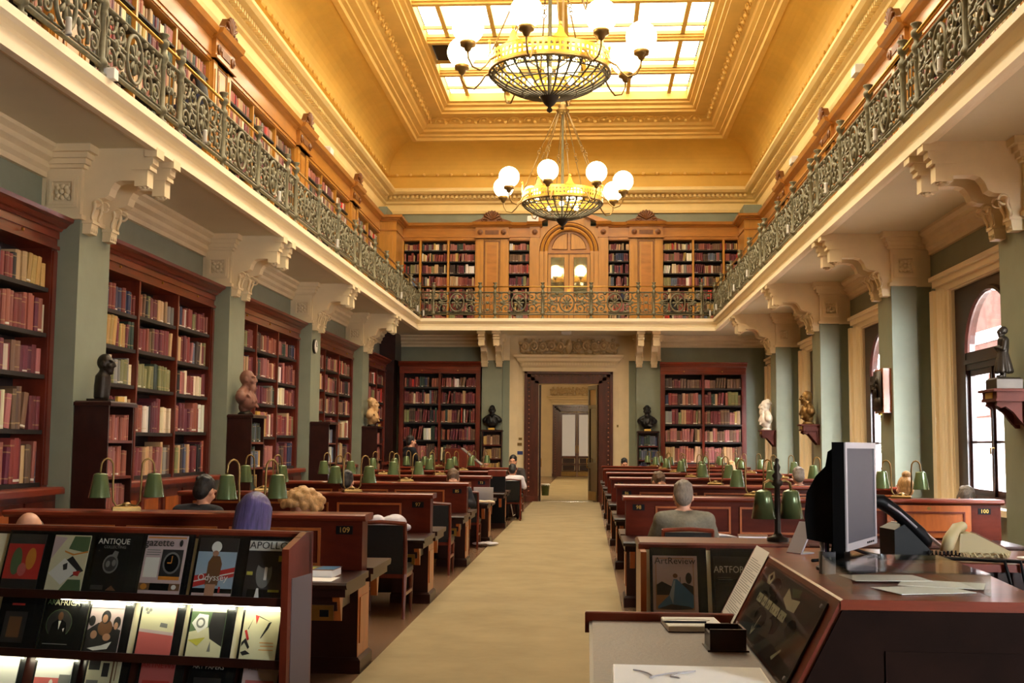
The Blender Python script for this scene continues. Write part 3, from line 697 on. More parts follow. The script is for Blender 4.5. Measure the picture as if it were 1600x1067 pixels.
def antefix(parent, loc, rz, s=1.0):
    m = MB(); P = [(-.52, 0), (.52, 0), (.40, .045), (.27, .085), (.20, .16), (.12, .25), (0, .29), (-.12, .25), (-.20, .16), (-.27, .085), (-.40, .045)]
    m.prism([(a * s, b * s) for a, b in P], 'y', -.05, .05)
    o = m.build('pediment', 'oak_dark', parent, False, loc, (0, 0, rz))
    d = MB()
    for i in range(7):
        a = math.radians(30 + i * 20); d.capsule((0, -.06, .06 * s), (.21 * s * math.cos(a), -.07, .06 * s + .21 * s * math.sin(a)), .02 * s, .03 * s, 6)
    for q in (-1, 1): d.tube([(q * (.14 + .10 * t / 9 + .05 * math.cos(t)) * s, -.06, (.05 + .035 * math.sin(t)) * s) for t in range(0, 10)], .02 * s, 5)
    d.build('carving', 'oak_dark', o, True)
def up_pilaster(label, x, y, rz, w=.92):               # local x centred, front at y=0, outward -y
    r = thing('oak_pilaster', label, 'pilaster', (x, y, 0), rz, 'oak pilasters of the gallery'); h = w / 2
    m = MB(); m.box(-h, h, -.02, .3, 5.06, 7.6); m.build('body', 'oak', r)
    for a, b in ((-h + .02, -h + .20), (h - .20, h - .02)):
        m = MB(); m.box(a, b, -.06, -.02, 5.1, 7.58); m.box(a + .05, b - .05, -.075, -.06, 5.2, 7.45); m.build('fluted_strip', 'oak', r)
    m = MB(); m.box(-h + .26, h - .26, -.05, -.02, 5.2, 7.5); p = m.build('panel', 'oak', r)
    m = MB()
    for a in frame_rects(-h + .245, h - .245, 5.18, 7.52, .022): m.box(a[0], a[1], -.058, -.02, a[2], a[3])
    m.build('panel_moulding', 'oak_dark', p)
    for q in (-1, 1):
        m = MB(); m.box(q * (h - .225) - .006, q * (h - .225) + .006, -.024, -.02, 5.1, 7.58); m.build('groove', 'oak_dark', p)
    m = MB(); m.box(-h + .32, h - .32, -.056, -.05, 5.28, 7.42); m.build('panel_field', 'oak_h', p)
    m = MB(); m.box(-h - .02, h + .02, -.10, .3, 7.6, 7.92); m.box(-h - .05, h + .05, -.13, .3, 7.60, 7.64); m.build('frieze_block', 'oak_h', r)
    for q in (-1, 1):
        k = MB(); k.lathe([(.075, 0), (.085, -.02), (.05, -.03), (.03, -.05)], (q * (h - .12), -.10, 7.77), 12, 'y'); k.build('roundel', 'oak_dark', r)
    k = MB(); k.box(-.2, .2, -.115, -.10, 7.71, 7.83); k.build('carved_tablet', 'oak_dark', r)
    m = MB(); m.prism([(.3, 7.92), (-.12, 7.92), (-.16, 7.96), (-.22, 7.98), (-.25, 8.06), (.3, 8.06)], 'x', -h - .10, h + .10); m.build('cornice_break', 'oak_h', r)
    antefix(r, (0, -.12, 8.06), 0, 1.15)
    return r
UXL, UXR = -5.30, 5.45
pc2 = [(.3, 7.64), (-.03, 7.64), (-.03, 7.9), (-.06, 7.92), (-.09, 7.95), (-.15, 7.97), (-.18, 8.05), (.3, 8.05)]
m = MB(); m.prism([(UXL - d, z) for d, z in pc2], 'y', YU, 32.1); struct(m.build('trim_5', 'oak_h'), 'golden oak entablature over the left gallery bookcases')
m = MB(); m.prism([(UXR + d, z) for d, z in pc2], 'y', YU, 32.1); struct(m.build('trim_6', 'oak_h'), 'golden oak entablature over the right gallery bookcases')
m = MB(); m.prism([(33.3 + d, z) for d, z in pc2], 'x', -4.8, -.98); m.prism([(33.3 + d, z) for d, z in pc2], 'x', 1.1, 4.95); struct(m.build('trim_7', 'oak_h'), 'golden oak entablature along the far gallery')
for i, y in enumerate(BAYS):
    yc = y + PW / 2
    if i >= 2:
        up_pilaster(f'oak pilaster with carved pediment on left gallery, {nm[i - 2]} from viewer', UXL, yc, PI / 2)
        up_pilaster(f'oak pilaster with carved pediment on right gallery, {nm[i - 2]} from viewer', UXR, yc, -PI / 2)
        Wc = 5.31 - .92 if i < 6 else 32.1 - yc - .46
        cs = [Wc / 3, 2 * Wc / 3] if i < 6 else [Wc / 2]
        kl, kr = f'UL{i}', f'UR{i}'
        CASE[kl] = f'{nm[i - 2]} left gallery bookcase'; CASE[kr] = f'{nm[i - 2]} right gallery bookcase'
        up_case(kl, f'oak gallery bookcase above the left side, {nm[i - 2]} from viewer', UXL, yc + .46, PI / 2, Wc, cs, WT_UP, .03, .07)
        up_case(kr, f'oak gallery bookcase above the right side, {nm[i - 2]} from viewer', UXR, yc + .46 + Wc, -PI / 2, Wc, cs, WT_UP, .03, .07)
# corner blocks
for s, xa_, xb_ in ((-1, -5.6, -4.80), (1, 4.93, 5.7)):
    r = thing('oak_corner', 'panelled oak corner of the gallery at the ' + ('left' if s < 0 else 'right') + ' far end', 'panelling')
    m = MB(); m.box(xa_, xb_, 32.1, 33.6, 5.06, 7.92); m.build('body', 'oak', r)
    m = MB(); x0, x1 = xa_ + (.32 if s < 0 else .1), xb_ - (.1 if s < 0 else .32); m.box(x0, x1, 32.07, 32.1, 5.2, 7.5); m.build('panel', 'oak', r)
    m = MB()
    for z0, z1, e in ((7.62, 7.66, .03), (7.9, 7.94, .06), (7.94, 7.98, .12), (7.98, 8.05, .18)): m.box(xa_ - (e if s > 0 else 0), xb_ + (e if s < 0 else 0), 32.1 - e, 33.6, z0, z1)
    m.build('cornice_return', 'oak_h', r)
    m = MB(); m.box(-5.49 if s < 0 else 4.98, -5.15 if s < 0 else 5.54, 32.5, 33.43, 8.05, 8.40); 
    m.build('wall_block', 'green_wall', r)
# far gallery
CASE.update(FU0='far gallery bookcase at left', FU1='narrow bookcase left of arched door', FU2='narrow bookcase right of arched door', FU3='far gallery bookcase at right')
up_case('FU0', 'wide oak bookcase at the left of the far gallery', -4.80, 33.3, 0, 2.16, [.52, 1.34], WT_UP)
up_case('FU1', 'narrow oak bookcase left of the arched gallery door', -1.72, 33.3, 0, .66, [], WT_UP)
up_case('FU2', 'narrow oak bookcase right of the arched gallery door', 1.17, 33.3, 0, .66, [], WT_UP)
up_case('FU3', 'wide oak bookcase at the right of the far gallery', 2.74, 33.3, 0, 2.2, [.89, 1.76], WT_UP)
up_pilaster('oak pilaster with carved pediment left on far gallery', -2.18, 33.3, 0, .92)
up_pilaster('oak pilaster with carved pediment right on far gallery', 2.28, 33.3, 0, .92)
# arched oak doorway in the middle of the far gallery
dr = thing('door_5', 'arched golden oak doorway of the far gallery with glazed doors', None, (CX, 33.3, 0)); dr['kind'] = 'structure'
zc = 7.22; R = .62
for s in (-1, 1):
    m = MB(); m.box(min(s * .86, s * 1.12), max(s * .86, s * 1.12), -.10, .3, 5.06, 7.62)
    for i in range(5): m.box(s * .99 - .10 + i * .045, s * .99 - .10 + i * .045 + .022, -.115, -.10, 5.2, 7.5)
    m.build('fluted_pilaster', 'oak', dr)
    m = MB(); m.box(min(s * .84, s * 1.14), max(s * .84, s * 1.14), -.12, .3, 7.62, 7.92); m.build('frieze_block', 'oak_h', dr)
    k = MB(); k.lathe([(.075, 0), (.085, -.02), (.05, -.03), (.03, -.05)], (s * .99, -.12, 7.77), 12, 'y'); k.build('roundel', 'oak_dark', dr)
    m = MB(); m.prism([(.3, 7.92), (-.12, 7.92), (-.16, 7.96), (-.24, 7.98), (-.28, 8.06), (.3, 8.06)], 'x', min(s * .78, s * 1.22), max(s * .78, s * 1.22)); m.build('cornice_break', 'oak_h', dr)
    m = MB(); m.prism([(s * 1.22, 8.06), (s * .42, 8.34), (s * .42, 8.24), (s * .80, 8.06)][::(1 if s < 0 else -1)], 'y', -.24, .1); m.build('broken_pediment', 'oak_h', dr)
    m = MB(); m.box(min(s * .86, s * R), max(s * .86, s * R), -.02, .3, 5.06, 7.95); m.box(min(s * (R + .08), s * R), max(s * (R + .08), s * R), -.10, 0, 5.06, zc); m.box(min(s * (R + .22), s * (R + .12)), max(s * (R + .22), s * (R + .12)), -.07, 0, 5.06, zc); m.build('jamb', 'oak', dr)
m = MB(); A = arc(0, zc, R, 0, 180, 20)
for i in range(20):
    (u0, z0), (u1, z1) = A[i], A[i + 1]
    m.add([(u0, -.02, z0), (u1, -.02, z1), (u1, -.02, 8.2), (u0, -.02, 8.2), (u0, .2, z0), (u1, .2, z1)], [(3, 2, 1, 0), (0, 1, 5, 4)])
m.tube([(u, -.05, z) for u, z in arc(0, zc, R + .04, 0, 180, 20)], .05, 6); m.tube([(u, -.04, z) for u, z in arc(0, zc, R + .17, 0, 180, 20)], .04, 6)
ar = m.build('arch', 'oak', dr)
m = MB(); m.tube([(u, -.03, z) for u, z in arc(0, zc, R + .105, 0, 180, 24)], .014, 4); m.tube([(u, -.03, z) for u, z in arc(0, zc, R + .225, 0, 180, 24)], .012, 4); m.build('arch_groove', 'oak_dark', ar)
m = MB(); m.prism(arc(0, zc, R, 0, 180, 20), 'y', .06, .1); m.box(-.62, .62, .02, .1, zc - .06, zc); f = m.build('lunette', 'oak_h', dr)
for s in (-1, 1):
    m = MB(); pts = [(s * .05, zc + .06)] + [(s * u, z) for u, z in arc(0, zc + .04, .5, 4, 84, 8)]
    m.prism(pts[::(1 if s > 0 else -1)], 'y', .04, .06); m.build('panel', 'oak', f)
    m = MB(); m.tube([(x_, .035, z_) for x_, z_ in pts] , .010, 4, True); m.build('panel_moulding', 'oak_dark', f)
m = MB(); m.box(-.62, .62, -.0, .02, zc - .075, zc - .05); m.box(-.008, .008, .015, .02, 5.08, zc - .06); m.build('transom_line', 'oak_dark', f)
for s in (-1, 1):
    X = lambda a, b: (min(s * a, s * b), max(s * a, s * b))
    m = MB()
    for a, b, z0, z1 in ((.01, .14, 5.08, zc - .06), (.52, .61, 5.08, zc - .06), (.14, .52, 5.08, 5.25), (.14, .52, 5.75, 5.9), (.14, .52, 7.04, 7.16)): m.box(*X(a, b), .02, .07, z0, z1)
    q = m.build('door_leaf', 'oak', dr)
    m = MB(); xa_, xb_ = X(.14, .52); m.add([(xa_, .068, 5.9), (xb_, .068, 5.9), (xb_, -.004, 7.04), (xa_, -.004, 7.04), (xa_, .072, 5.9), (xb_, .072, 5.9), (xb_, .0, 7.04), (xa_, .0, 7.04)], [(0, 1, 2, 3), (7, 6, 5, 4), (0, 4, 5, 1), (1, 5, 6, 2), (2, 6, 7, 3), (3, 7, 4, 0)]); m.build('pane', 'mirror_glass', q)
    m = MB(); u0_, u1_ = X(.13, .53)
    for z0_, z1_ in ((5.89, 7.05), (5.24, 5.76)):
        for a in frame_rects(u0_, u1_, z0_, z1_, .018): m.box(a[0], a[1], .008, .02, a[2], a[3])
    m.build('moulding', 'oak_dark', q)
    m = MB(); m.box(*X(.14, .52), .04, .06, 5.25, 5.75); m.build('panel', 'oak', q)
m = MB(); m.box(-.05, .05, 0, .02, 6.0, 6.12); m.build('lock_plate', 'brass', dr)

# ---------------------------------------------------------------- iron balustrades
post = MB(); post.lathe([(r_ * 1.18, h_) for r_, h_ in [(.045, 0), (.045, .03), (.022, .05), (.022, .09), (.05, .11), (.055, .14), (.04, .18), (.028, .20), (.026, .60), (.036, .62), (.036, .64), (.03, .66), (.045, .70), (.05, .73), (.04, .77), (.024, .79), (.024, .83), (.045, .86), (.052, .89), (.046, .92), (.02, .94), (.05, .985), (.05, 1.0), (.0, 1.01)]], seg=10, cap=False)
post_me = post.mesh('post', 'iron', True)
def scroll(m, c, r, a0, turns, sgn, rad=.013, n=16):
    m.tube([(c[0] + (r * (1 - .78 * i / n)) * math.cos(a0 + sgn * turns * 2 * PI * i / n), 0, c[1] + (r * (1 - .78 * i / n)) * math.sin(a0 + sgn * turns * 2 * PI * i / n)) for i in range(n + 1)], [1.35 * rad * (1 - .35 * i / n) for i in range(n + 1)], 5)
def panel_mesh(L):
    m = MB(); c = L / 2; zc_ = .44
    if L > 1:
        ex = .20; m.tube([(c + ex * math.cos(a * PI / 12), 0, zc_ + .25 * math.sin(a * PI / 12)) for a in range(24)], .024, 5, True)
        m.sphere((c, 0, zc_), (.05, .04, .05), 8, 5)
        for i in range(8):
            a = i * PI / 4; m.capsule((c + .05 * math.cos(a), 0, zc_ + .05 * math.sin(a)), (c + .12 * math.cos(a), 0, zc_ + .14 * math.sin(a)), .02, .032, 5)
        for s in (-1, 1):
            for t in (-1, 1):
                scroll(m, (c + s * .36, zc_ + t * .15), .13, PI / 2 * (1 - s) + .6 * s * t, 1.15, -s * t, .016)
                scroll(m, (c + s * .60, zc_ + t * .17), .11, PI / 2 * (1 + s), 1.1, s * t, .014)
                m.sphere((c + s * .36, 0, zc_ + t * .15), (.03, .025, .03), 6, 4); m.sphere((c + s * .60, 0, zc_ + t * .17), (.025, .02, .025), 6, 4)
                m.sphere((c + s * .27, 0, zc_ + t * .25), (.05, .028, .04), 6, 4); m.sphere((c + s * .42, 0, zc_ + t * .04), (.05, .026, .035), 6, 4); m.sphere((c + s * .66, 0, zc_ + t * .05), (.035, .024, .045), 6, 4); m.sphere((c + s * .28, 0, zc_ + t * .08), (.03, .024, .05), 6, 4); m.sphere((c + s * .49, 0, zc_ + t * .26), (.05, .02, .025), 6, 4)
            m.tube([(c + s * .22, 0, zc_), (c + s * .47, 0, zc_), (c + s * .73, 0, zc_)], [.014, .02, .014], 5)
            m.sphere((c + s * .48, 0, zc_), (.045, .03, .05), 7, 5)
            m.tube([(c + s * .72, 0, .16), (c + s * .69, 0, .28), (c + s * .72, 0, .44), (c + s * .69, 0, .60), (c + s * .72, 0, .72)], .013, 5)
    else:
        for x in (c - .06, c + .06): m.tube([(x, 0, .14), (x, 0, .74)], .010, 5)
        for z in (.24, .44, .64):
            m.sphere((c, 0, z), (.05, .025, .045), 7, 5)
            for s in (-1, 1): scroll(m, (c + s * .10, z), .055, 0 if s < 0 else PI, 1, s, .010, 8)
    return m.mesh('scroll_panel', 'iron', True)
PM = {}
def balustrade(label, p0, rz, posts, n):
    r = thing('balustrade', label, 'railing', (p0[0], p0[1], ZF), rz, 'iron gallery balustrades'); L = posts[-1]
    for x in posts: obj('post', post_me, r, (x, 0, 0))
    for a, b in zip(posts, posts[1:]):
        k = round(b - a, 2)
        if k not in PM: PM[k] = panel_mesh(b - a)
        obj('scroll_panel', PM[k], r, (a, 0, 0))
    for z, rad in ((.115, .024), (.165, .012), (.725, .024)):
        m = MB(); m.tube([(posts[0], 0, z), (L, 0, z)], rad, 6); m.build('rail', 'iron', r, True)
    m = MB(); m.tube([(posts[0], 0, .885), (L, 0, .885)], .018, 8); m.build('handrail', 'brass', r, True)
sp_ = []
for i in range(2, 7):
    a = BAYS[i] + .13; b = a + .54; sp_ += [a, b]; g = 5.31 - .54
    sp_ += [b + g / 3, b + 2 * g / 3]
sp_ = [s for s in sp_ if s < GY - .4] + [GY - .03]
o0 = sp_[0]
balustrade('ornate green iron balustrade along the left gallery', (-GX + .02, o0), PI / 2, [s - o0 for s in sp_], 0)
balustrade('ornate green iron balustrade along the right gallery', (GX - .02, o0), PI / 2, [s - o0 for s in sp_], 0)
fx = [-4.08, -3.68, -2.38, -1.96, -.64, .70, 1.99, 2.42, 3.72, 4.08]
balustrade('ornate green iron balustrade across the far gallery', (fx[0], GY - .02), 0, [f - fx[0] for f in fx], 0)
# ================================================================ chandeliers
def chandelier(label, x, y, z):
    r = thing('chandelier', label, 'chandelier', (x, y, z), 0, 'globe chandeliers'); R = .81
    # pierced bowl: hub, ribs, rings
    m = MB()
    def bowl(t): return (R * math.cos(t * PI / 2) ** .75 if t < 1 else 0.0, -.34 * math.sin(t * PI / 2) ** 1.15)
    for i in range(32):
        a = 2 * PI * i / 32; pts = []
        for t in (0, .12, .28, .45, .62, .78, .92):
            q = R * (1 - t * .9); zz = -.33 * (1 - (q / R) ** 2) ** .8; pts.append((q * math.cos(a), q * math.sin(a), zz))
        m.tube(pts, [.022, .016, .014, .014, .013, .012, .010], 4)
    m.build('rib_bowl', 'iron', r)
    m = MB()
    for q in (.93, .72, .45):
        zz = -.33 * (1 - q * q) ** .8; m.tube([(R * q * math.cos(a * PI / 24), R * q * math.sin(a * PI / 24), zz) for a in range(48)], .011, 4, True)
    for i in range(64):
        a = 2 * PI * (i + .5) / 64; q = R * .955; m.tube([(q * math.cos(a) + .028 * math.cos(b) * -math.sin(a), q * math.sin(a) + .028 * math.cos(b) * math.cos(a), -.04 + .03 * math.sin(b)) for b in [k * PI / 4 for k in range(8)]], .007, 4, True)
    m.build('bowl_rings', 'iron', r)
    m = MB(); m.lathe([(R - .01, -.02), (R + .015, -.02), (R + .015, .02), (R - .01, .02)], seg=48, cap=False); m.build('rim', 'brass_dull', r, True)
    # gilt crown band with square piercings
    m = MB(); seg = 72
    for i in range(seg):
        a0, a1 = 2 * PI * i / seg, 2 * PI * (i + 1) / seg
        am = a0 + (a1 - a0) * .45
        for (p, q, z0, z1) in ((a0, a1, .02, .06), (a0, am, .06, .10), (a0, a1, .10, .13), (a0, am, .13, .17), (a0, a1, .17, .22)):
            for rr in (R + .01,):
                m.add([(rr * math.cos(p), rr * math.sin(p), z0), (rr * math.cos(q), rr * math.sin(q), z0), (rr * math.cos(q), rr * math.sin(q), z1), (rr * math.cos(p), rr * math.sin(p), z1),
                       ((rr - .012) * math.cos(p), (rr - .012) * math.sin(p), z0), ((rr - .012) * math.cos(q), (rr - .012) * math.sin(q), z0), ((rr - .012) * math.cos(q), (rr - .012) * math.sin(q), z1), ((rr - .012) * math.cos(p), (rr - .012) * math.sin(p), z1)],
                      [(0, 1, 2, 3), (7, 6, 5, 4), (3, 2, 6, 7), (0, 4, 5, 1)])
    m.build('crown_band', 'gilt', r)
    cm = MB(); cm.prism([(-.10, .22), (.10, .22), (.05, .28), (.035, .34), (0, .38), (-.035, .34), (-.05, .28)], 'y', R - .005, R + .015); cm.sphere((0, R + .01, .40), .025, 8, 6)
    cme = cm.mesh('crown_leaf', 'gilt')
    for i in range(8): obj('crown_leaf', cme, r, None, (0, 0, i * PI / 4 + .2))
    # arms, cups and globes
    am_ = MB(); am_.tube([(0, R, .10), (0, R + .10, .04), (0, R + .16, -.05), (0, R + .25, -.13), (0, R + .36, -.10), (0, R + .42, 0), (0, R + .43, .10)], [.016, .014, .013, .013, .013, .013, .014], 6)
    ame = am_.mesh('arm', 'brass_dull', True)
    cu = MB(); cu.lathe([(.015, .08), (.04, .10), (.055, .14), (.10, .16), (.105, .21), (.09, .225)], (0, R + .43, 0), 16); cue = cu.mesh('cup', 'brass_dull', True)
    gl = MB(); gl.sphere((0, R + .43, .40), .205, 20, 14); gle = gl.mesh('globe_shade', 'globe', True)
    for i in range(8):
        a = i * PI / 4 + .58
        o = obj('arm', ame, r, None, (0, 0, a)); obj('cup', cue, o); obj('globe_shade', gle, o)
    # hub finial, inner lamps, suspension
    m = MB(); m.lathe([(.0, -.54), (.035, -.52), (.04, -.49), (.02, -.46), (.06, -.43), (.10, -.38), (.13, -.32), (.14, -.29), (.0, -.28)], seg=16, cap=False); m.build('finial', 'bronze_dark', r, True)
    m = MB()
    for i in range(6): a = i * PI / 3; m.tube([(.0, 0, .0), (.78 * math.cos(a), .78 * math.sin(a), .03)], .012, 5)
    m.lathe([(.03, -.3), (.03, .5), (.02, 1.9)], seg=8); m.build('spider', 'iron', r)
    for i in range(3):
        a = i * 2 * PI / 3 + .5; m = MB(); m.sphere((.32 * math.cos(a), .32 * math.sin(a), -.06), .05, 10, 8); m.build('inner_bulb', 'globe', r, True)
    cn = MB(); cn.tube([(0, R, .2), (0, R * .62, .95)], .012, 5); 
    for k in range(3): cn.tube([(0, R * .62 - k * .02 + .03 * math.cos(t), .99 + k * .05 + .035 * math.sin(t)) if k % 2 else (.03 * math.cos(t), R * .62 - k * .02, .99 + k * .05 + .035 * math.sin(t)) for t in [j * PI / 4 for j in range(8)]], .008, 4, True)
    cn.tube([(0, R * .54, 1.13), (0, .10, 1.9)], .012, 5); cne = cn.mesh('chain', 'brass_dull', True)
    for i in range(8): obj('chain', cne, r, None, (0, 0, i * PI / 4 + .2))
    m = MB(); m.lathe([(.02, 1.84), (.12, 1.88), (.14, 1.93), (.08, 1.98), (.10, 2.02), (.04, 2.08), (.02, 2.12), (.02, 11.1 - z)], seg=12); m.build('crown_hub', 'brass_dull', r, True)
    return r
chandelier('nearer large gilt chandelier of white globe lamps under the skylight', .09, 15.2, 6.58)
chandelier('farther gilt chandelier of white globe lamps before the arched gallery door', .09, 23.1, 6.47)
# white spotlights clipped to the gallery rail
def spot(label, x, y, s, rz):
    r = thing('rail_spotlight', label, 'spotlight', (x, y, ZF + .10), rz, 'white rail spotlights')
    m = MB(); m.tube([(0, .02, 0), (.10, .02, -.02), (.17, .02, .03), (.17, .02, .10), (.13, .02, .13)], .008, 5); m.build('arm', 'grey_metal', r, True)
    m = MB(); m.lathe([(.0, .17), (.03, .17), (.034, .15), (.034, .02), (.04, .0), (.04, -.03), (.03, -.03)], (.17, .02, -.03), 10, cap=False); m.build('head', 'grey_metal', r, True); r.scale = (.8, .8, .8)
for i, y in enumerate((9.6, 13.25, 16.6, 20.6, 27.9, 30.6)): spot(f'white spotlight clipped to left gallery rail, {nm[i]} from viewer', -GX + .02, y, 1, 0)
for i, y in enumerate((11.0, 13.5, 16.3, 19.4, 24.4, 26.6, 30.3)): spot(f'white spotlight clipped to right gallery rail, {nm[i]} from viewer', GX - .02, y, 1, PI)
for x, lab in ((-3.95, 'white spotlight at the left corner of far gallery rail'), (3.92, 'white spotlight at the right corner of far gallery rail')): spot(lab, x, GY - .02, 1, -PI / 2)
m = MB(); m.bbox(-.06, .06, -.05, .05, 0, .11, .01); tag(m.build('sensor_box', 'white_plastic', None, False, (-4.02, 10.7, ZF)), 'small white box at the foot of left gallery rail', 'box')
for i, (x, y, z) in enumerate(((-.98, 33.06, 8.05), (5.28, 20.0, 8.06), (5.30, 26.4, 8.06), (-5.2, 25.2, 8.06))):
    m = MB(); m.bbox(-.16, .16, -.08, .08, 0, .16, .02); tag(m.build('uplight', 'white_plastic', None, False, (x, y, z), (0, 0, 0 if i == 0 else PI / 2)), ['white uplight box on far oak cornice beside arched door', 'white box on right oak cornice, nearer one', 'white box on right oak cornice, farther one', 'white box on left oak cornice'][i], 'light')
m = MB(); m.box(-.14, .14, -.14, .14, -.06, 0); m.box(-.10, .10, -.10, .10, -.075, -.06); tag(m.build('ceiling_fitting', 'white_plastic', None, False, (CX - .05, 32.6, ZS)), 'white square light fitting under the far gallery soffit', 'light')
# round wall clock on the third left pier
r = thing('wall_clock', 'round white wall clock on a left pier', 'clock', (XL, BAYS[5] + .22, 3.55), PI / 2)
m = MB(); m.lathe([(.14, 0), (.15, -.03), (.13, -.045)], (0, 0, 0), 20, 'y'); m.build('case', 'bronze_dark', r); m = MB(); m.lathe([(.13, -.050), (.0, -.052)], (0, 0, 0), 20, 'y', False); m.build('dial', 'white_plastic', r)
m = MB(); m.box(-.006, .006, -.058, -.053, 0, .09); m.box(0, .07, -.058, -.053, -.006, .006); m.build('hands', 'black_plastic', r)
# ================================================================ reading desks
ROWS = [8.42, 12.05, 15.65, 19.25, 22.85, 26.45, 30.05]
TZ, PZ = .70, 1.10
def desk(label, side, yc, xa, xb, num, black_end=False, sockets=False, endnum=None, flap=False):
    # xa aisle end, xb outer end (world x); local x grows away from the aisle
    W = abs(xb - xa); r = thing('reading_desk', label, 'desk', (xa, yc, 0), 0, 'reading desks'); s = side
    X = lambda a, b: (min(s * a, s * b), max(s * a, s * b))
    m = MB()
    for q in (-1, 1):
        m.prism([(q * .09, TZ - .045), (q * .84, TZ - .045), (q * .86, TZ - .03), (q * .87, TZ - .015), (q * .855, TZ), (q * .09, TZ)][::q], 'x', *X(-.05, W))
        m.box(*X(-.03, W), min(q * .1, q * .80), max(q * .1, q * .80), TZ - .10, TZ - .045)
    m.build('desk_top', 'mahogany_dark', r)
    m = MB(); m.box(*X(0, W), -.10, .10, TZ - .02, PZ - .05); m.build('partition', 'mahogany_shaded', r)
    m = MB(); m.prism([(-.13, PZ - .05), (-.16, PZ - .03), (-.16, PZ - .01), (-.14, PZ), (.14, PZ), (.16, PZ - .01), (.16, PZ - .03), (.13, PZ - .05)], 'x', *X(-.03, W + .02)); m.build('cap', 'mahogany_h', r)
    n = max(2, round(W / .85)); pw = (W - .34) / n
    for q in (-1, 1):
        for j in range(n - (1 if flap and q < 0 else 0)):
            a, b = .30 + j * pw, .30 + (j + 1) * pw - .09
            y0, y1 = (-.118, -.10) if q < 0 else (.10, .118)
            m = MB()
            for (u0, u1, z0, z1) in ((a, b, PZ - .12, PZ - .10), (a, b, TZ + .03, TZ + .05), (a, a + .02, TZ + .05, PZ - .12), (b - .02, b, TZ + .05, PZ - .12)): m.box(*X(u0, u1), y0, y1, z0, z1)
            m.build('panel_frame', 'mahogany_light', r)
    for a in ([0, W / 2, W - .36] if W > 3 else [0, W - .36]):
        m = MB(); m.box(*X(a, a + .36), -.20, .20, 0.10, TZ - .10); 
        p = m.build('pedestal', 'mahogany_light' if a == 0 and not black_end else 'mahogany', r)  # lighter mahogany paints the light falling on the aisle pedestal
        
        for y0_, y1_ in ((-.202, -.19), (.19, .202)): m = MB(); m.box(*X(a + .004, a + .365), y0_, y1_, .11, TZ - .10); m.build('shaded_face', 'mahogany_dark', p)  # dark sheets paint the shade on the faces turned from the aisle
        m = MB(); m.bbox(*X(a - .025, a + .385), -.225, .225, 0, .11, .02); m.build('plinth', 'mahogany_dark', p)
        if a == 0:
            m = MB(); m.box(*X(-.008, 0), -.15, .15, .2, TZ - .18); m.build('panel', 'mahogany_light', p)
    m = MB(); m.box(*X(.3, W - .3), -.02, .02, .08, TZ - .1); m.build('modesty_panel', 'mahogany_dark', r)
    for q in (-1, 1):
        m = MB(); m.prism([(q * .60, TZ - .10), (q * .74, TZ - .10), (q * .72, TZ - .14), (q * .67, TZ - .27), (q * .65, TZ - .27), (q * .63, TZ - .14)][::-q], 'x', *X(.02, .07)); m.build('bracket', 'mahogany_light', r)
    if num:
        m = MB(); m.box(*X(.07, .19), -.106, -.10, PZ - .145, PZ - .085); pl = m.build('number_plate', 'black_plastic', r)
        text(num, .055, 'plate_gold', pl, (s * .13, -.1065, PZ - .115), (PI / 2, 0, 0), 'number')
    if endnum:
        m = MB(); m.box(*X(W - .22, W - .10), -.108, -.10, PZ - .145, PZ - .085); pl = m.build('number_plate', 'black_plastic', r)
        text(endnum, .055, 'plate_gold', pl, (s * (W - .16), -.1085, PZ - .115), (PI / 2, 0, 0), 'number')
    if flap:
        m = MB(); m.box(*X(W - 1.12, W - .30), -.135, -.10, TZ + .02, PZ - .06); f = m.build('flap', 'mahogany_light', r)
        m = MB()
        for (u0, u1, z0, z1) in frame_rects(W - 1.06, W - .36, TZ + .07, PZ - .12, .018): m.box(*X(u0, u1), -.145, -.135, z0, z1)
        m.build('panel_moulding', 'mahogany', f); m = MB(); m.lathe([(.018, 0), (.018, -.008)], (s * (W - .71), -.135, PZ - .09), 10, 'y'); m.build('lock', 'brass_dull', f)
    if black_end:
        m = MB(); m.box(*X(-.02, .30), -.24, -.225, .1, PZ - .1); m.build('end_panel', 'black_plastic', r); m = MB(); m.bbox(*X(-.03, .32), -.25, .25, PZ - .1, PZ + .02); m.build('end_cap', 'mahogany', r)
    if sockets:
        m = MB(); m.box(*X(.06, .34), -.74, -.72, TZ - .26, TZ - .16); k = m.build('socket_plate', 'brass', r)
        m = MB()
        for u in (.12, .27): m.box(*X(u - .03, u + .03), -.745, -.74, TZ - .235, TZ - .19)
        m.build('sockets', 'black_plastic', k); m = MB(); m.box(*X(.04, .36), -.72, -.3, TZ - .20, TZ - .10); m.build('cable_box', 'mahogany_dark', k)
nl = ['109', '97', '85', '73', '', '', '']; nr = ['', '98', '86', '74', '62', '', '']
ON = ['first', 'second', 'third', 'fourth', 'fifth', 'sixth']
for k, y in enumerate(ROWS):
    if k < 6: desk(f'{ON[k]} mahogany reading desk left of the aisle' + [', number plate 109', ', plate 97 and empty chair', ', plate 85', ', plate 73', ' with black end panel', ' before the doorway'][k], -1, y, -1.0, -3.62, nl[k], k == 4, k < 3, '107' if k == 0 else None)
    if k > 0: desk(f'{ON[k - 1]} mahogany reading desk right of the aisle' + [', plates 98 and 100', ', plate 86', ', plate 74', ', plate 62', '', ' before the doorway'][k - 1], 1, y, 1.0, 4.72, nr[k], False, False, '100' if k == 1 else None, k == 1)

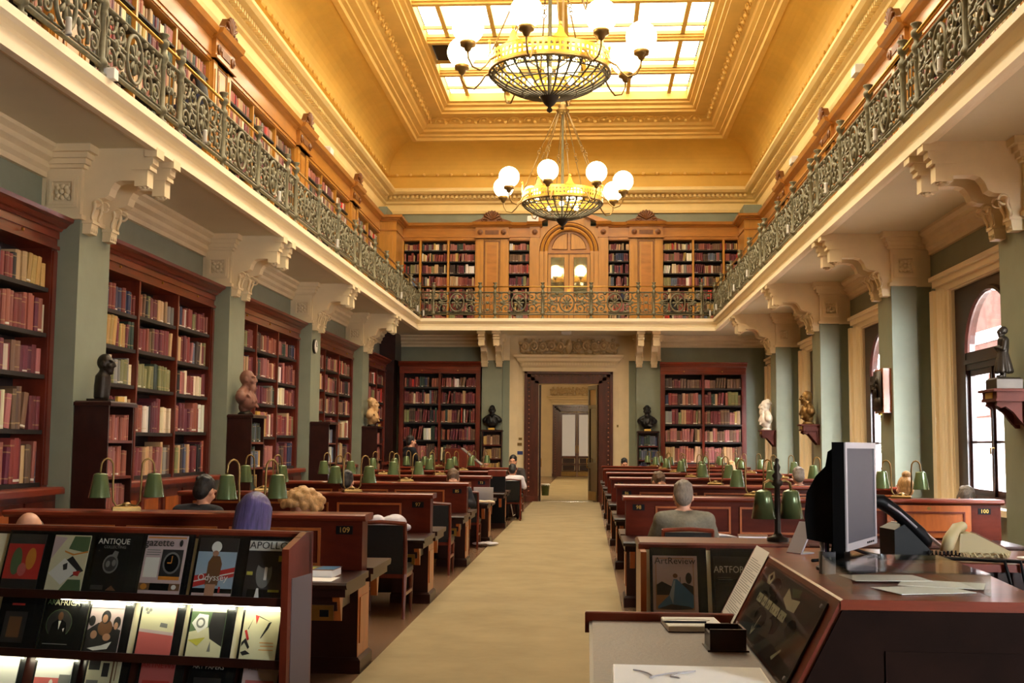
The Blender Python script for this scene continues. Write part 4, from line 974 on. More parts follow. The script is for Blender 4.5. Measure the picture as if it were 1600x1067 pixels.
# ---------------------------------------------------------------- twin green desk lamps
def make_lamp(lit):
    r = thing('desk_lamp', '', 'lamp', (0, 0, 0), 0, 'twin green desk lamps')
    m = MB(); m.bbox(-.10, .10, -.04, .04, 0, .03, .01); m.lathe([(.035, .03), (.03, .05), (.015, .06)], seg=10); m.build('base', 'brass_dull', r)
    for s in (-1, 1):
        m = MB(); pts = [(s * .02, 0, .045), (s * .07, 0, .03), (s * .095, 0, .07), (s * .10, 0, .20), (s * .10, 0, .29)] + [(s * (.145 - .045 * math.cos(a * PI / 6)), 0, .31 + .07 * math.sin(a * PI / 6)) for a in range(1, 6)] + [(s * .19, 0, .29), (s * .19, 0, .27)]
        m.tube(pts, .0085, 6); m.build('arm', 'brass_dull', r, True)
        m = MB(); m.lathe([(.0, .275), (.02, .275), (.046, .268), (.05, .262), (.078, .10), (.079, .095), (.074, .098), (.046, .255), (.0, .258)], (s * .19, 0, 0), 20, cap=False); sh = m.build('shade', 'lamp_green', r, True)
        if lit:
            m = MB(); m.sphere((s * .19, 0, .15), .028, 10, 8); m.build('bulb', 'bulb', sh, True)
    return r
LP = {}
def lamp(x, y, rz, lit, label):
    if lit not in LP: r = LP[lit] = make_lamp(lit)
    else: r = copy_tree(LP[lit])
    r.location = (x, y, PZ); r.rotation_euler = (0, 0, rz); r['label'] = label
rl = ['107 and 109', '97', '85', '73', 'black end panel', 'last left desk', '']
for k in range(6):
    for j, x in enumerate((-2.78, -1.84)):
        lamp(x, ROWS[k], math.radians(28 if j == 0 else 34), (k, j) in ((2, 0), (2, 1), (4, 1)), ['outer', 'aisle-side'][j] + f' twin green lamp on the {ON[k]} left desk')
for k in range(1, 7):
    for j, x in enumerate((2.31, 3.78)):
        lamp(x, ROWS[k], math.radians(-32 if j == 0 else -25), (k, j) in ((3, 1), (2, 0), (5, 0)), ['aisle-side', 'window-side'][j] + f' twin green lamp on the {ON[k - 1]} right desk')

# ---------------------------------------------------------------- chairs
def make_chair():
    r = thing('reading_chair', '', 'chair', (0, 0, 0), 0, 'reading chairs')          # faces +y, back at -y
    m = MB(); m.bbox(-.22, .22, -.20, .25, .40, .47, .03); m.build('seat', 'leather_black', r)
    m = MB(); m.box(-.215, .215, -.18, .24, .36, .40); m.build('seat_rail', 'mahogany', r)
    for s in (-1, 1):
        m = MB(); m.tube([(s * .205, .22, .37), (s * .20, .235, 0)], [.022, .015], 6); m.build('leg', 'mahogany', r)
        m = MB(); m.tube([(s * .21, -.27, .0), (s * .21, -.21, .40), (s * .215, -.22, .62), (s * .215, -.27, .88)], [.016, .022, .020, .017], 6); m.build('leg', 'mahogany', r)
        m = MB(); m.box(s * .205 - .012, s * .205 + .012, -.23, .23, .20, .23); m.build('stretcher', 'mahogany', r)
    m = MB(); m.add([(-.195, -.205, .44), (.195, -.205, .44), (.20, -.255, .855), (-.20, -.255, .855), (-.195, -.245, .44), (.195, -.245, .44), (.20, -.295, .855), (-.20, -.295, .855)], [(0, 1, 2, 3), (7, 6, 5, 4), (0, 4, 5, 1), (1, 5, 6, 2), (2, 6, 7, 3), (3, 7, 4, 0)]); m.build('backrest', 'leather_black', r)
    m = MB(); m.tube([(-.22, -.275, .87), (0, -.29, .885), (.22, -.275, .87)], .02, 6); m.build('top_rail', 'mahogany', r)
    return r
CH = []
def chair(x, y, face, label):
    r = make_chair() if not CH else copy_tree(CH[0]); CH.append(r)
    r.location = (x, y, 0); r.rotation_euler = (0, 0, 0 if face > 0 else PI); r['label'] = label
chair(-1.29, 11.04, 1, 'empty black leather chair on the aisle at the second left desk')
chair(-1.30, 14.64, 1, 'black chair on the aisle at the third left desk'); chair(-1.3, 18.35, 1, 'black chair on the aisle at the fourth left desk')
chair(1.35, 14.75, 1, 'black chair on the aisle at the second right desk'); chair(1.35, 18.35, 1, 'black chair on the aisle at the third right desk'); chair(1.35, 21.95, 1, 'black chair on the aisle at the fourth right desk')
chair(1.35, 13.3, -1, 'black chair on the far side of desk 98')

# ---------------------------------------------------------------- narrow book stands against the piers
def stand(label, key, x, y, rz, W, D, wt, levels=(.45, .84, 1.23, 1.62, 1.98)):
    r = thing('book_stand', label, 'bookcase', (x, y, 0), rz, 'narrow book stands')     # local: x width, front at y=0 facing -y, depth D
    for a, b in ((0, .03), (W - .03, W)):
        m = MB(); m.box(a, b, 0, D, 0, 2.0); m.build('side', 'mahogany_dark', r)
    m = MB(); m.box(.03, W - .03, D - .02, D, 0, 2.0); m.build('back', 'mahogany_dark', r)
    m = MB(); m.bbox(-.02, W + .02, -.03, D + .0, 1.99, 2.04, .015); m.build('top', 'mahogany_dark', r)
    m = MB(); m.box(.03, W - .03, 0.01, D, 0, levels[0] - .03); m.build('base_cupboard', 'mahogany_dark', r)
    for z in levels[:-1]:
        m = MB(); m.box(.03, W - .03, 0, D, z - .03, z); m.build('shelf', 'mahogany', r)
    CASE[key] = label.split(' under')[0] if 0 else label
    fm = frame_M(r)
    for s in range(len(levels) - 1): fill_cell(fm, .03, W - .03, levels[s], levels[s + 1] - levels[s] - .05, wt, key, 0, s, .045, .06, .88, D - .06, True, 0)
stand('book stand under dark bronze bust', 'S1', -4.885 + .385, BAYS[3] + .03, PI / 2, .70, .38, {'brick red': 8, 'rose': 3})
stand('book stand under brown bust', 'S2', -4.885 + .385, BAYS[4] + .03, PI / 2, .70, .38, {'ochre': 3, 'dark green': 4, 'slate blue': 3})
stand('book stand with bare top', 'S3', -4.885 + .385, BAYS[5] + .03, PI / 2, .70, .38, {'slate blue': 5, 'white': 3})
stand('book stand under buff bust', 'S4', -4.885 + .385, BAYS[6] + .03, PI / 2, .70, .38, {'brick red': 4, 'rose': 4})
stand('low book stand left of doorway', 'S5', -2.40, Y1 - .66, 0, .58, .35, {'tan': 3, 'ochre': 3, 'brown': 3})
stand('low book stand right of doorway', 'S6', 2.02, Y1 - .66, 0, .60, .35, {'dark green': 4, 'slate blue': 3, 'navy': 3})
# ================================================================ heads, busts and people (all built facing -y)
def head(m, c, k=1.0, tilt=0.0, beard=0.0, ears=True, neck=True):
    st = len(m.v); S_ = lambda p, r: m.sphere(p, r, 14, 10)
    S_((0, .015, .02), (.074, .096, .104)); S_((0, -.02, -.035), (.066, .078, .075)); S_((0, -.045, -.085), (.045, .048, .042)); S_((0, -.072, -.108), (.024, .022, .020))
    m.capsule((0, -.094, .022), (0, -.112, -.022), .012, .017, 8); S_((0.012, -.100, -.026), .011); S_((-.012, -.100, -.026), .011)
    for s in (-1, 1):
        S_((s * .032, -.078, .036), (.030, .020, .014)); S_((s * .045, -.062, -.025), (.026, .026, .026))
        S_((s * .030, -.078, .008), (.014, .010, .009))
        if ears: S_((s * .078, .008, -.005), (.010, .022, .034))
    S_((0, -.086, -.060), (.026, .014, .007)); S_((0, -.085, -.072), (.022, .014, .008))
    if beard: S_((0, -.06, -.11), (.058, .05, .05 + .04 * beard)); S_((0, -.09, -.05), (.034, .014, .010))
    M = Matrix.Translation(c) @ Matrix.Rotation(tilt, 4, 'X') @ Matrix.Scale(k, 4); m.xf(M, st)
def bust_mesh(name, mt, beard, bald, draped, narrow=False):
    m = MB(); hc = (0, -.02, .56); head(m, hc, 1.25, 0, beard)
    if not bald:
        for i in range(26):
            a = i * 2.4; t = .2 + .8 * (i / 26); m.sphere((.092 * math.cos(a) * t, .035 + .085 * abs(math.sin(a)) * t, .61 + .095 * (1 - t) + .02), .035, 8, 6)
    m.capsule((0, .02, .36), (0, .0, .48), .085, .072, 12)
    if narrow: m.capsule((0, .03, .10), (0, .02, .34), .12, .12, 14)
    else:
        m.sphere((0, .03, .27), (.25, .13, .13), 18, 12); m.sphere((0, -.03, .23), (.19, .13, .16), 18, 12); m.sphere((0, .02, .13), (.12, .10, .12), 16, 10)
        for s in (-1, 1):
            m.sphere((s * .20, .03, .28), (.09, .09, .085), 14, 10); m.capsule((s * .04, .03, .40), (s * .17, .04, .33), .07, .075, 12)
            m.capsule((s * .05, -.09, .38), (s * .02, -.165, .22), .022, .018, 8); m.capsule((s * .09, -.08, .36), (s * .10, -.14, .20), .018, .018, 8)
        if draped:
            for i in range(4): m.capsule((-.20 + i * .05, -.08, .31 - i * .01), (.06 + i * .03, -.150, .13), .020, .020, 8)
    return remeshed(m, name, mt, .011, 3)
def bust(label, x, y, z, rz, mt, beard=0, bald=True, draped=False, narrow=False, k=1.0, socle='bronze_dark', plate=True, grp='portrait busts'):
    r = thing('portrait_bust', label, 'bust', (x, y, z), rz, grp)
    o = obj('figure', bust_mesh('figure', mt, beard, bald, draped, narrow), r, (0, 0, .0)); o.scale = (k, k, k)
    m = MB(); m.lathe([(.11, 0), (.12, .02), (.08, .05), (.07, .08), (.09, .11)], (0, .01, 0), 16) if not narrow else m.box(-.12, .12, -.1, .14, 0, .03); m.build('socle', socle, r, not narrow)
    if plate:
        m = MB(); m.box(-.09, .09, -.20, -.17, 0, .055); m.build('name_plate', 'plate_gold', r)
bust('dark bronze bust of a man in profile on the nearest book stand', -4.69, BAYS[3] + .33, 2.04, PI / 2, 'bronze_dark', 0, True, False, True, .74)
bust('brown terracotta bust on the second book stand', -4.69, BAYS[4] + .36, 2.04, PI / 2, 'terracotta', .4, True, True, False, .98)
bust('buff plaster bust on the farthest left book stand', -4.69, BAYS[6] + .36, 2.04, PI / 2, 'buff_plaster', .6, False, True, False, .98)
bust('black bust on the stand left of the doorway', -2.12, Y1 - .50, 2.04, 0, 'bronze_black', 0, True, False, False, 1.0)
bust('black bust on the stand right of the doorway', 2.30, Y1 - .50, 2.04, 0, 'bronze_black', .3, False, True, False, 1.0)
def wall_bracket(label, x, y, z, w=.46, d=.36):
    r = thing('wall_bracket', label, 'bracket', (x, y, z), -PI / 2, 'carved wall brackets')     # local: wall at y=0, out -y
    m = MB(); m.bbox(-w / 2, w / 2, -d, 0, -.03, 0, .01); m.box(-w / 2 + .03, w / 2 - .03, -d + .04, 0, -.10, -.03); m.box(-w / 2 + .02, w / 2 - .02, -d + .03, 0, -.13, -.10); m.build('shelf', 'mahogany_matte', r)
    for q in (-1, 1):
        m = MB(); m.prism([(0, -.12), (-d + .06, -.12), (-d + .05, -.17), (-d + .10, -.20), (-d + .14, -.18), (-.16, -.24), (-.10, -.32), (-.03, -.40), (0, -.40)], 'x', q * .14 - .03, q * .14 + .03); m.build('corbel', 'mahogany_matte', r)
    m = MB(); m.box(-w / 2 + .04, w / 2 - .04, -.06, 0, -.36, -.12); m.build('back_board', 'mahogany_matte', r)
    m = MB(); m.box(-.10, .10, -d + .03, -d + .04, -.095, -.035); m.build('name_plate', 'plate_gold', r)
wall_bracket('carved bracket under the white marble bust', XR, BAYS[6] + .34, 2.02); bust('white marble bust on a right pier bracket', XR - .20, BAYS[6] + .34, 2.02, -PI / 2, 'marble', .8, False, True, False, 1.02, 'marble', False)
wall_bracket('carved bracket under the golden bronze bust', XR, BAYS[5] + .34, 2.06); bust('golden bronze bust on a right pier bracket', XR - .20, BAYS[5] + .34, 2.06, -PI / 2, 'bronze_gold', 0, True, True, False, .92, 'bronze_gold', False)
wall_bracket('carved bracket under the bronze statuette', XR, BAYS[3] + .22, 2.22, .50, .38)
# statuette of a standing woman
r = thing('statuette', 'dark bronze statuette of a standing robed woman on a bracket', 'statue', (XR - .19, BAYS[3] + .22, 2.22), -PI / 2)
m = MB(); m.bbox(-.17, .17, -.13, .13, 0, .12, .02); m.build('plinth', 'bronze_dark', r)
m = MB(); head(m, (0, -.01, .60), .42)
m.sphere((0, .012, .615), (.036, .046, .044), 10, 8); m.capsule((0, 0, .52), (0, 0, .57), .022, .018)
m.capsule((0, 0, .40), (0, .005, .50), .058, .062); m.capsule((0, 0, .37), (0, 0, .40), .05, .055)
for i in range(12): a = i * PI / 6; m.capsule((.035 * math.cos(a), .03 * math.sin(a), .37), (.085 * math.cos(a), .075 * math.sin(a), .19), .028, .026, 8)
for s in (-1, 1): m.capsule((s * .07, .0, .50), (s * .085, -.02, .41), .025, .021); m.capsule((s * .085, -.02, .41), (s * .015, -.075, .44), .02, .015); m.capsule((s * .03, -.01, .14), (s * .03, 0, .22), .022, .026); m.capsule((s * .03, -.05, .135), (s * .03, 0, .135), .016, .018)
obj('figure', remeshed(m, 'figure', 'bronze_dark', .006, 2), r)
# relief plaque of a bearded man
r = thing('relief_plaque', 'bronze relief plaque of a head in a mahogany frame on a right pier', 'plaque', (XR, BAYS[4] + .36, 2.46), -PI / 2)
m = MB(); m.box(-.26, .26, -.12, 0, -.33, .33); m.build('frame', 'mahogany_light', r)
m = MB(); m.box(-.23, .23, -.125, -.12, -.30, .30); head(m, (0, -.10, .10), 1.1, 0, .6); m.capsule((-.1, -.08, -.18), (.1, -.08, -.18), .10, .10, 12); m.sphere((0, -.08, .16), (.1, .05, .1)); m.sphere((0, -.08, -.1), (.11, .05, .12)); m.xf(Matrix.Translation((0, -.12, 0)) @ Matrix.Diagonal((1, .6, 1, 1)) @ Matrix.Translation((0, .08, 0))); m.build('relief', 'bronze_dark', r, True)
m = MB(); m.box(-.07, .07, -.12, -.10, -.36, -.31); m.build('name_plate', 'plate_gold', r)

# ---------------------------------------------------------------- people
def hand(m, w, d, side):
    w = Vector(w); d = Vector(d).normalized(); s = Vector((side, 0, 0)); n = Vector((0, 0, -1))
    m.capsule(w, w + d * .075, .026, .030, 8); m.capsule(w + s * .016, w + d * .075 + s * .020, .020, .020, 8); m.capsule(w - s * .016, w + d * .075 - s * .020, .020, .020, 8)
    for i, L in enumerate((.068, .076, .071, .054)):
        b = w + d * .085 + s * (-.030 + i * .0205); k = b + d * L * .5 + n * .004; m.capsule(b, k, .0095, .009, 7); m.capsule(k, k + d * L * .42 + n * .018, .009, .0075, 7)
    t0 = w + d * .02 - s * .026; t1 = t0 - s * .026 + d * .035; m.capsule(t0, t1, .013, .011, 7); m.capsule(t1, t1 + d * .03 - s * .004, .011, .009, 7)
POSE = {}
def pose_meshes(pose):
    if pose in POSE: return POSE[pose]
    b = MB(); c = MB(); t = MB(); sh = MB()
    if pose == 'stand' or pose == 'reach':
        hip, chest, neck, hd, tilt = (0, 0, .92), (0, .02, 1.25), (0, .0, 1.43), (0, -.02, 1.58), .15
        shl = lambda s: (s * .185, .02, 1.38); elb = lambda s: (s * .25, .03, 1.10); wr = lambda s: (s * .20, -.14, .98)
        if pose == 'reach': elb = lambda s: (s * .25, -.10, 1.12); wr = lambda s: (s * .14, -.32, 1.16)
        hp = lambda s: (s * .09, 0, .88); kn = lambda s: (s * .10, -.02, .48); an = lambda s: (s * .10, .02, .09)
    else:
        lean = {'read': .0, 'bow': .10, 'up': -.05}[pose]
        hip, chest, neck = (0, 0, .52), (0, -.10 - lean, .80), (0, -.17 - lean * 1.3, .965 - lean * .3)
        hd, tilt = (0, -.205 - lean * 1.6, 1.095 - lean * .45), .42 + lean * 2
        if pose == 'up': hd, tilt = (0, -.13, 1.13), .12
        shl = lambda s: (s * .19, -.11 - lean, .90 - lean * .2); elb = lambda s: (s * .27, -.22, .71); wr = lambda s: (s * .13, -.44, .745)
        hp = lambda s: (s * .09, 0, .50); kn = lambda s: (s * .12, -.40, .49); an = lambda s: (s * .12, -.36, .09)
    head(b, hd, 1.06, tilt); nk = Vector(neck); b.capsule(nk - Vector((0, 0, .04)), Vector(hd) + Vector((0, .03, -.05)), .055, .050, 12)
    b.capsule(hip, chest, .10, .12, 12); b.capsule(chest, neck, .11, .05, 12)
    c.capsule(hip, chest, .145, .165, 14); c.capsule(chest, (neck[0], neck[1] + .01, neck[2] - .05), .155, .07, 14)
    for s in (-1, 1):
        b.capsule(neck, shl(s), .05, .05, 10); b.capsule(shl(s), elb(s), .045, .036, 10); b.capsule(elb(s), wr(s), .036, .025, 10); hand(b, wr(s), Vector(wr(s)) - Vector(elb(s)) + (Vector((0, -.2, -.02)) if pose not in ('stand', 'reach') else Vector((0, 0, -.2))), s)
        b.capsule(hp(s), kn(s), .07, .05, 10); b.capsule(kn(s), an(s), .05, .035, 10); b.capsule(an(s), Vector(an(s)) + Vector((0, -.14, -.04)), .035, .03, 8)
        c.capsule(Vector(neck) - Vector((0, -.01, .045)), shl(s), .075, .085, 12); c.capsule(chest, shl(s), .13, .08, 12); c.capsule(shl(s), elb(s), .078, .060, 12); c.capsule(elb(s), wr(s), .060, .043, 12)
        t.capsule(hp(s), kn(s), .095, .072, 12); t.capsule(kn(s), an(s), .070, .052, 12)
        sh.capsule(Vector(an(s)) + Vector((0, .02, -.03)), Vector(an(s)) + Vector((0, -.16, -.05)), .042, .036, 10)
    t.capsule((-.08, 0, hip[2]), (.08, 0, hip[2]), .13, .13, 12)
    POSE[pose] = (remeshed(b, 'body', 'skin', .010, 2), remeshed(c, 'jacket', 'cloth_dark', .016, 4), remeshed(t, 'trousers', 'cloth_dark', .018, 3), remeshed(sh, 'shoes', 'black_plastic', .014, 2), hd, tilt)
    return POSE[pose]
def hair_mesh(style, mt):
    h = MB(); rh = random.Random(style)
    if style == 'short':
        h.sphere((0, .026, .034), (.083, .100, .102), 16, 12); h.sphere((0, .06, -.02), (.074, .062, .08), 14, 10)
        for i in range(40): a = rh.uniform(0, 2 * PI); q = rh.uniform(.2, 1); h.sphere((.066 * q * math.cos(a), .03 + .085 * q * math.sin(a), .075 + .05 * (1 - q * q)), .022, 7, 5)
    if style == 'bald':
        h.sphere((0, .05, -.005), (.082, .075, .075), 16, 12)
    if style == 'bun':
        h.sphere((0, .026, .034), (.085, .104, .105), 16, 12); h.sphere((0, .05, -.02), (.078, .07, .085), 14, 10); h.sphere((0, .06, .15), (.05, .05, .04), 14, 10); h.tube([(.035 * math.cos(a * .6), .06 + .035 * math.sin(a * .6), .145 + .008 * math.sin(a)) for a in range(11)], .018, 6, True)
    if style == 'bob':
        h.sphere((0, .03, .03), (.098, .114, .116), 16, 12); h.sphere((0, .055, -.05), (.098, .088, .11), 16, 12)
        for i in range(14): a = PI * (i / 13); h.capsule((.088 * math.cos(a), .04 + .08 * math.sin(a), .04), (.10 * math.cos(a), .045 + .088 * math.sin(a), -.13), .022, .014, 7)
    if style == 'curly':
        for i in range(90):
            a = rh.uniform(0, 2 * PI); q = math.sqrt(rh.uniform(0, 1)); h.sphere((.165 * q * math.cos(a), .05 + .12 * q * math.sin(a), .05 + .085 * (1 - q * q) + rh.uniform(-.012, .012)), rh.uniform(.024, .038), 7, 5)
    if style == 'long':
        h.sphere((0, .028, .034), (.088, .106, .108), 16, 12)
        for i in range(16): a = PI * (i / 15); h.capsule((.08 * math.cos(a), .035 + .08 * math.sin(a), .04), (.09 * math.cos(a), .06 + .08 * math.sin(a), -.28), .026, .016, 7)
    return remeshed(h, 'hair', mt, .009, 1)
HM = {}
def person(label, x, y, rz, pose, hair, hmat, coat, z=0.0, trousers='cloth_dark', k=1.0, seat=True, dz=0.0):
    b, c, t, s, hd, tilt = pose_meshes(pose)
    r = thing('person', label, 'person', (x, y, z), rz, 'readers in the library' if seat else None)
    o = obj('body', b, r); 
    def own(me, name, mt):
        key = (me.name, mt)
        if key not in HM: q = me.copy(); q.materials.clear(); q.materials.append(MATS[mt]); HM[key] = q
        return obj(name, HM[key], r)
    own(c, 'jacket', coat); own(t, 'trousers', trousers); obj('shoes', s, r)
    if (hair, hmat) not in HM: HM[(hair, hmat)] = hair_mesh(hair, hmat)
    h = obj('hair', HM[(hair, hmat)], r, hd, (tilt, 0, 0)); h.scale = (1.06,) * 3
    e = MB()
    for q in (-1, 1): e.sphere((q * .03, -.087, .012), (.010, .006, .006), 8, 6)
    e.build('eyes', 'black_plastic', r, True, hd, (tilt, 0, 0))
    r.scale = (k, k, k)
    if seat: chair(x, y, 1 if abs(rz) > 1.5 else -1, 'black chair of the ' + label)
    return r
P_ = PI
person('person in grey tweed jacket reading at desk 98, seen from behind', 1.49, 10.62, P_, 'read', 'short', 'hair_grey', 'coat_grey', k=1.04)
person('person with brown hair bent low behind desk 86', 1.44, 17.05, .5, 'bow', 'short', 'hair_brown', 'cloth_navy', k=1.04)
person('person with black hair behind the last right desk', 1.55, 31.5, .2, 'read', 'short', 'hair_black', 'cloth_navy', k=1.04)
person('person with blonde bun at desk 86 by the window', 4.46, 14.22, P_ + .3, 'up', 'bun', 'hair_blond', 'cloth_white')
person('person with grey hair bowed behind the desk end numbered 100', 4.68, 13.45, .2, 'bow', 'short', 'hair_grey', 'cloth_dark')
person('person with grey hair at desk 74 beside the window lamp', 3.85, 18.0, P_, 'read', 'short', 'hair_grey', 'cloth_dark', k=1.05)
person('person with fair hair at the second last right desk', 3.70, 25.2, P_, 'read', 'short', 'hair_blond', 'cloth_white', k=1.05)
person('person with high forehead behind the magazine rack', -2.80, 7.05, .35, 'bow', 'bald', 'hair_brown', 'cloth_black', k=1.0, seat=False)
person('person with black hair at desk 97, left', -3.10, 10.75, P_ - .3, 'read', 'short', 'hair_black', 'cloth_black', k=1.04)
person('person with purple hair at desk 109', -1.50, 7.12, P_, 'read', 'bob', 'hair_purple', 'cloth_plum', k=1.03)
person('person with curly blond hair behind desk 109', -1.80, 9.82, .2, 'bow', 'curly', 'hair_blond', 'cloth_dark', k=1.0)
person('person with dark hair at desk 85, centre', -2.42, 14.35, P_, 'read', 'short', 'hair_black', 'cloth_dark', k=1.02)
person('person in black with brown hair behind desk 85, head down', -1.36, 17.1, .1, 'bow', 'short', 'hair_brown', 'cloth_black', k=1.05)
person('person with dark hair behind the last left desk, outer seat', -1.86, 27.9, .2, 'up', 'short', 'hair_brown', 'cloth_dark', k=1.05)
person('person with black hair behind the last left desk, aisle seat', -1.15, 27.9, -.1, 'up', 'short', 'hair_black', 'cloth_dark', k=1.08)
person('person in pale shirt with dark hair at the last left desk', -1.02, 25.0, P_, 'bow', 'short', 'hair_black', 'cloth_white')
person('person in black standing by the corner bookcases', -3.72, 28.3, P_ / 2 + .6, 'reach', 'short', 'hair_black', 'cloth_black', seat=False, trousers='cloth_black', k=1.06)
person('person with long dark hair standing on the left gallery behind the balustrade', -4.78, 15.3, -P_ / 2, 'reach', 'long', 'hair_black', 'cloth_navy', z=ZF - .04, seat=False, trousers='cloth_black', k=.95)
# ================================================================ magazine rack (front left)
RK = Matrix.Translation((-.76, 5.77, 0)) @ Matrix.Rotation(math.radians(-8), 4, 'Z')
mat('cover_black', (20, 19, 20), .25); mat('ink_white', (226, 220, 212), .4); mat('ink_grey', (120, 116, 112), .4); mat('ink_red', (182, 48, 44), .4); mat('ink_pink', (196, 96, 92), .4); mat('ink_cream', (214, 204, 168), .4)
mat('ink_orange', (206, 130, 50), .4); mat('ink_brown', (112, 74, 48), .4); mat('ink_blue', (64, 110, 150), .4); mat('ink_paleblue', (150, 166, 182), .4); mat('ink_green', (84, 104, 70), .4); mat('ink_yellow', (190, 180, 70), .4); mat('ink_dark', (44, 40, 40), .4); mat('ink_mauve', (196, 170, 170), .4); mat('ink_skin', (176, 128, 100), .4)
rk = thing('magazine_rack', 'dark wooden magazine rack with three lit tiers of magazines', 'rack'); rk.matrix_world = RK
RW = 2.35
m = MB(); m.box(-RW, 0, -.03, 0, 0, 1.15); m.build('back_board', 'mahogany_dark', rk)
m = MB(); m.bbox(-RW, 0, -.05, .02, 1.13, 1.165, .01); m.build('top_rail', 'mahogany', rk)
for x0 in (-.035, -RW):
    m = MB(); m.prism([(-.29, 0), (.02, 0), (.02, 1.165), (-.07, 1.165), (-.29, 1.10)], 'x', x0, x0 + .035); e = m.build('end_panel', 'mahogany', rk)
    m = MB(); m.box(x0 - .004, x0 + .039, -.25, .0, .05, .96); m.build('grey_inset', 'rack_grey', e)
TIER = [(.855, -.25), (.565, -.25), (.285, -.25)]
for k, (z, y) in enumerate(TIER):
    m = MB(); m.add([(-RW, y + .035, z), (-.035, y + .035, z), (-.035, y + .125, z + .27), (-RW, y + .125, z + .27)], [(0, 1, 2, 3)]); m.add([(-RW, y + .045, z), (-.035, y + .045, z), (-.035, y + .135, z + .27), (-RW, y + .135, z + .27)], [(3, 2, 1, 0)]); m.build('sloping_back', 'rack_white' if k < 2 else 'mahogany_dark', rk)
    m = MB(); m.box(-RW, -.035, y - .01, y + .05, z - .022, z); m.box(-RW, -.035, y - .018, y - .01, z - .03, z + .012); m.build('ledge', 'mahogany_dark', rk)
# lamps under the ledges of the two upper tiers
for k, (xa_, xb_, z) in enumerate(((-1.25, -.05, .833), (-2.3, -1.15, .543))):
    r = thing('strip_light', ['fluorescent strip under the upper tier of the magazine rack', 'fluorescent strip under the middle tier of the magazine rack'][k], 'light'); r.matrix_world = RK
    m = MB(); m.box(xa_, xb_, -.235, -.205, z - .003, z); m.build('housing', 'white_plastic', r)
    m = MB(); m.lathe([(.007, xa_ + .02), (.007, xb_ - .02)], (0, -.22, z - .010), 8, 'x'); m.build('tube', 'tube_light', r, True)
def rect(u0, v0, u1, v1): return [(u0, v0), (u1, v0), (u1, v1), (u0, v1)]
def ell(u, v, a, b, n=18): return [(u + a * math.cos(2 * PI * i / n), v + b * math.sin(2 * PI * i / n)) for i in range(n)]
def magazine(label, MW, w, h, base, prints, words=(), back=True, bw=.27, bh=.30):
    r = thing('magazine', label, 'magazine', group='display magazines'); r.matrix_world = MW
    if back:
        m = MB(); m.box(-w / 2 - .015, -w / 2 - .015 + bw, -.004, 0, 0, bh); m.build('folder', 'cover_black', r)
    m = MB(); m.box(-w / 2, w / 2, -.009, -.004, 0, h); m.build('cover', base, r)
    mats = list(dict.fromkeys(p[0] for p in prints)) or ['ink_white']
    m = MB()
    for i, (mt, pts) in enumerate(prints):
        m.mi = mats.index(mt); y = -.0094 - .00025 * i
        m.add([((u - .5) * w, y, v * h) for u, v in pts], [tuple(range(len(pts)))])
    if prints: q = m.build('cover_print', mats, r); q['kind'] = 'stuff'
    for (s, u, v, sz, mt, sx) in words: text(s, sz, mt, r, ((u - .5) * w, -.0115 - .00025 * len(prints), v * h), (PI / 2, 0, 0), 'lettering', .0003, 'CENTER', sx)
    m = MB(); m.box(-w / 2 - .012, -w / 2 - .018 + bw, -.018, -.0165, 0, bh - .004); m.build('clear_sleeve', 'clear_plastic', r)
def slot(k, s): z, y = TIER[k]; return RK @ Matrix.Translation((-s, y + .022, z + .004)) @ Matrix.Rotation(math.radians(-18), 4, 'X') @ Matrix.Scale(1.0 if k == 0 else .9, 4)
magazine('magazine titled APOLLO with a dark portrait on its cover', slot(0, .155), .205, .285, 'ink_dark', [('ink_white', rect(0, .80, 1, .97)), ('ink_grey', ell(.46, .42, .20, .26)), ('ink_dark', ell(.48, .62, .22, .12)), ('ink_white', rect(.47, .30, .54, .52)), ('cover_black', rect(.1, 0, .95, .14)), ('ink_white', [(.3, 0), (.42, 0), (.38, .16), (.33, .16)]), ('ink_yellow', rect(.78, .62, .93, .72)), ('ink_yellow', rect(.62, .10, .9, .14)), ('ink_yellow', rect(.03, .38, .18, .44))], [('APOLLO', .5, .885, .05, 'ink_dark', 1.05)])
magazine('magazine titled Odyssey with a figure before a red and white train', slot(0, .42), .205, .285, 'ink_dark', [('ink_paleblue', rect(0, .12, 1, .76)), ('ink_red', [(0, .14), (1, .34), (1, .50), (0, .34)]), ('ink_white', [(0, .23), (1, .40), (1, .42), (0, .25)]), ('cover_black', rect(0, .05, 1, .13)), ('ink_mauve', rect(0, 0, 1, .05)), ('ink_brown', [(.30, .18), (.62, .18), (.66, .55), (.58, .68), (.40, .70), (.30, .58)]), ('ink_skin', [(.32, 0), (.56, 0), (.58, .2), (.32, .2)]), ('ink_white', ell(.46, .84, .13, .10)), ('ink_skin', ell(.46, .73, .08, .05)), ('ink_red', rect(.66, .06, .71, .16))], [('Odyssey', .48, .31, .046, 'ink_white', 1)])
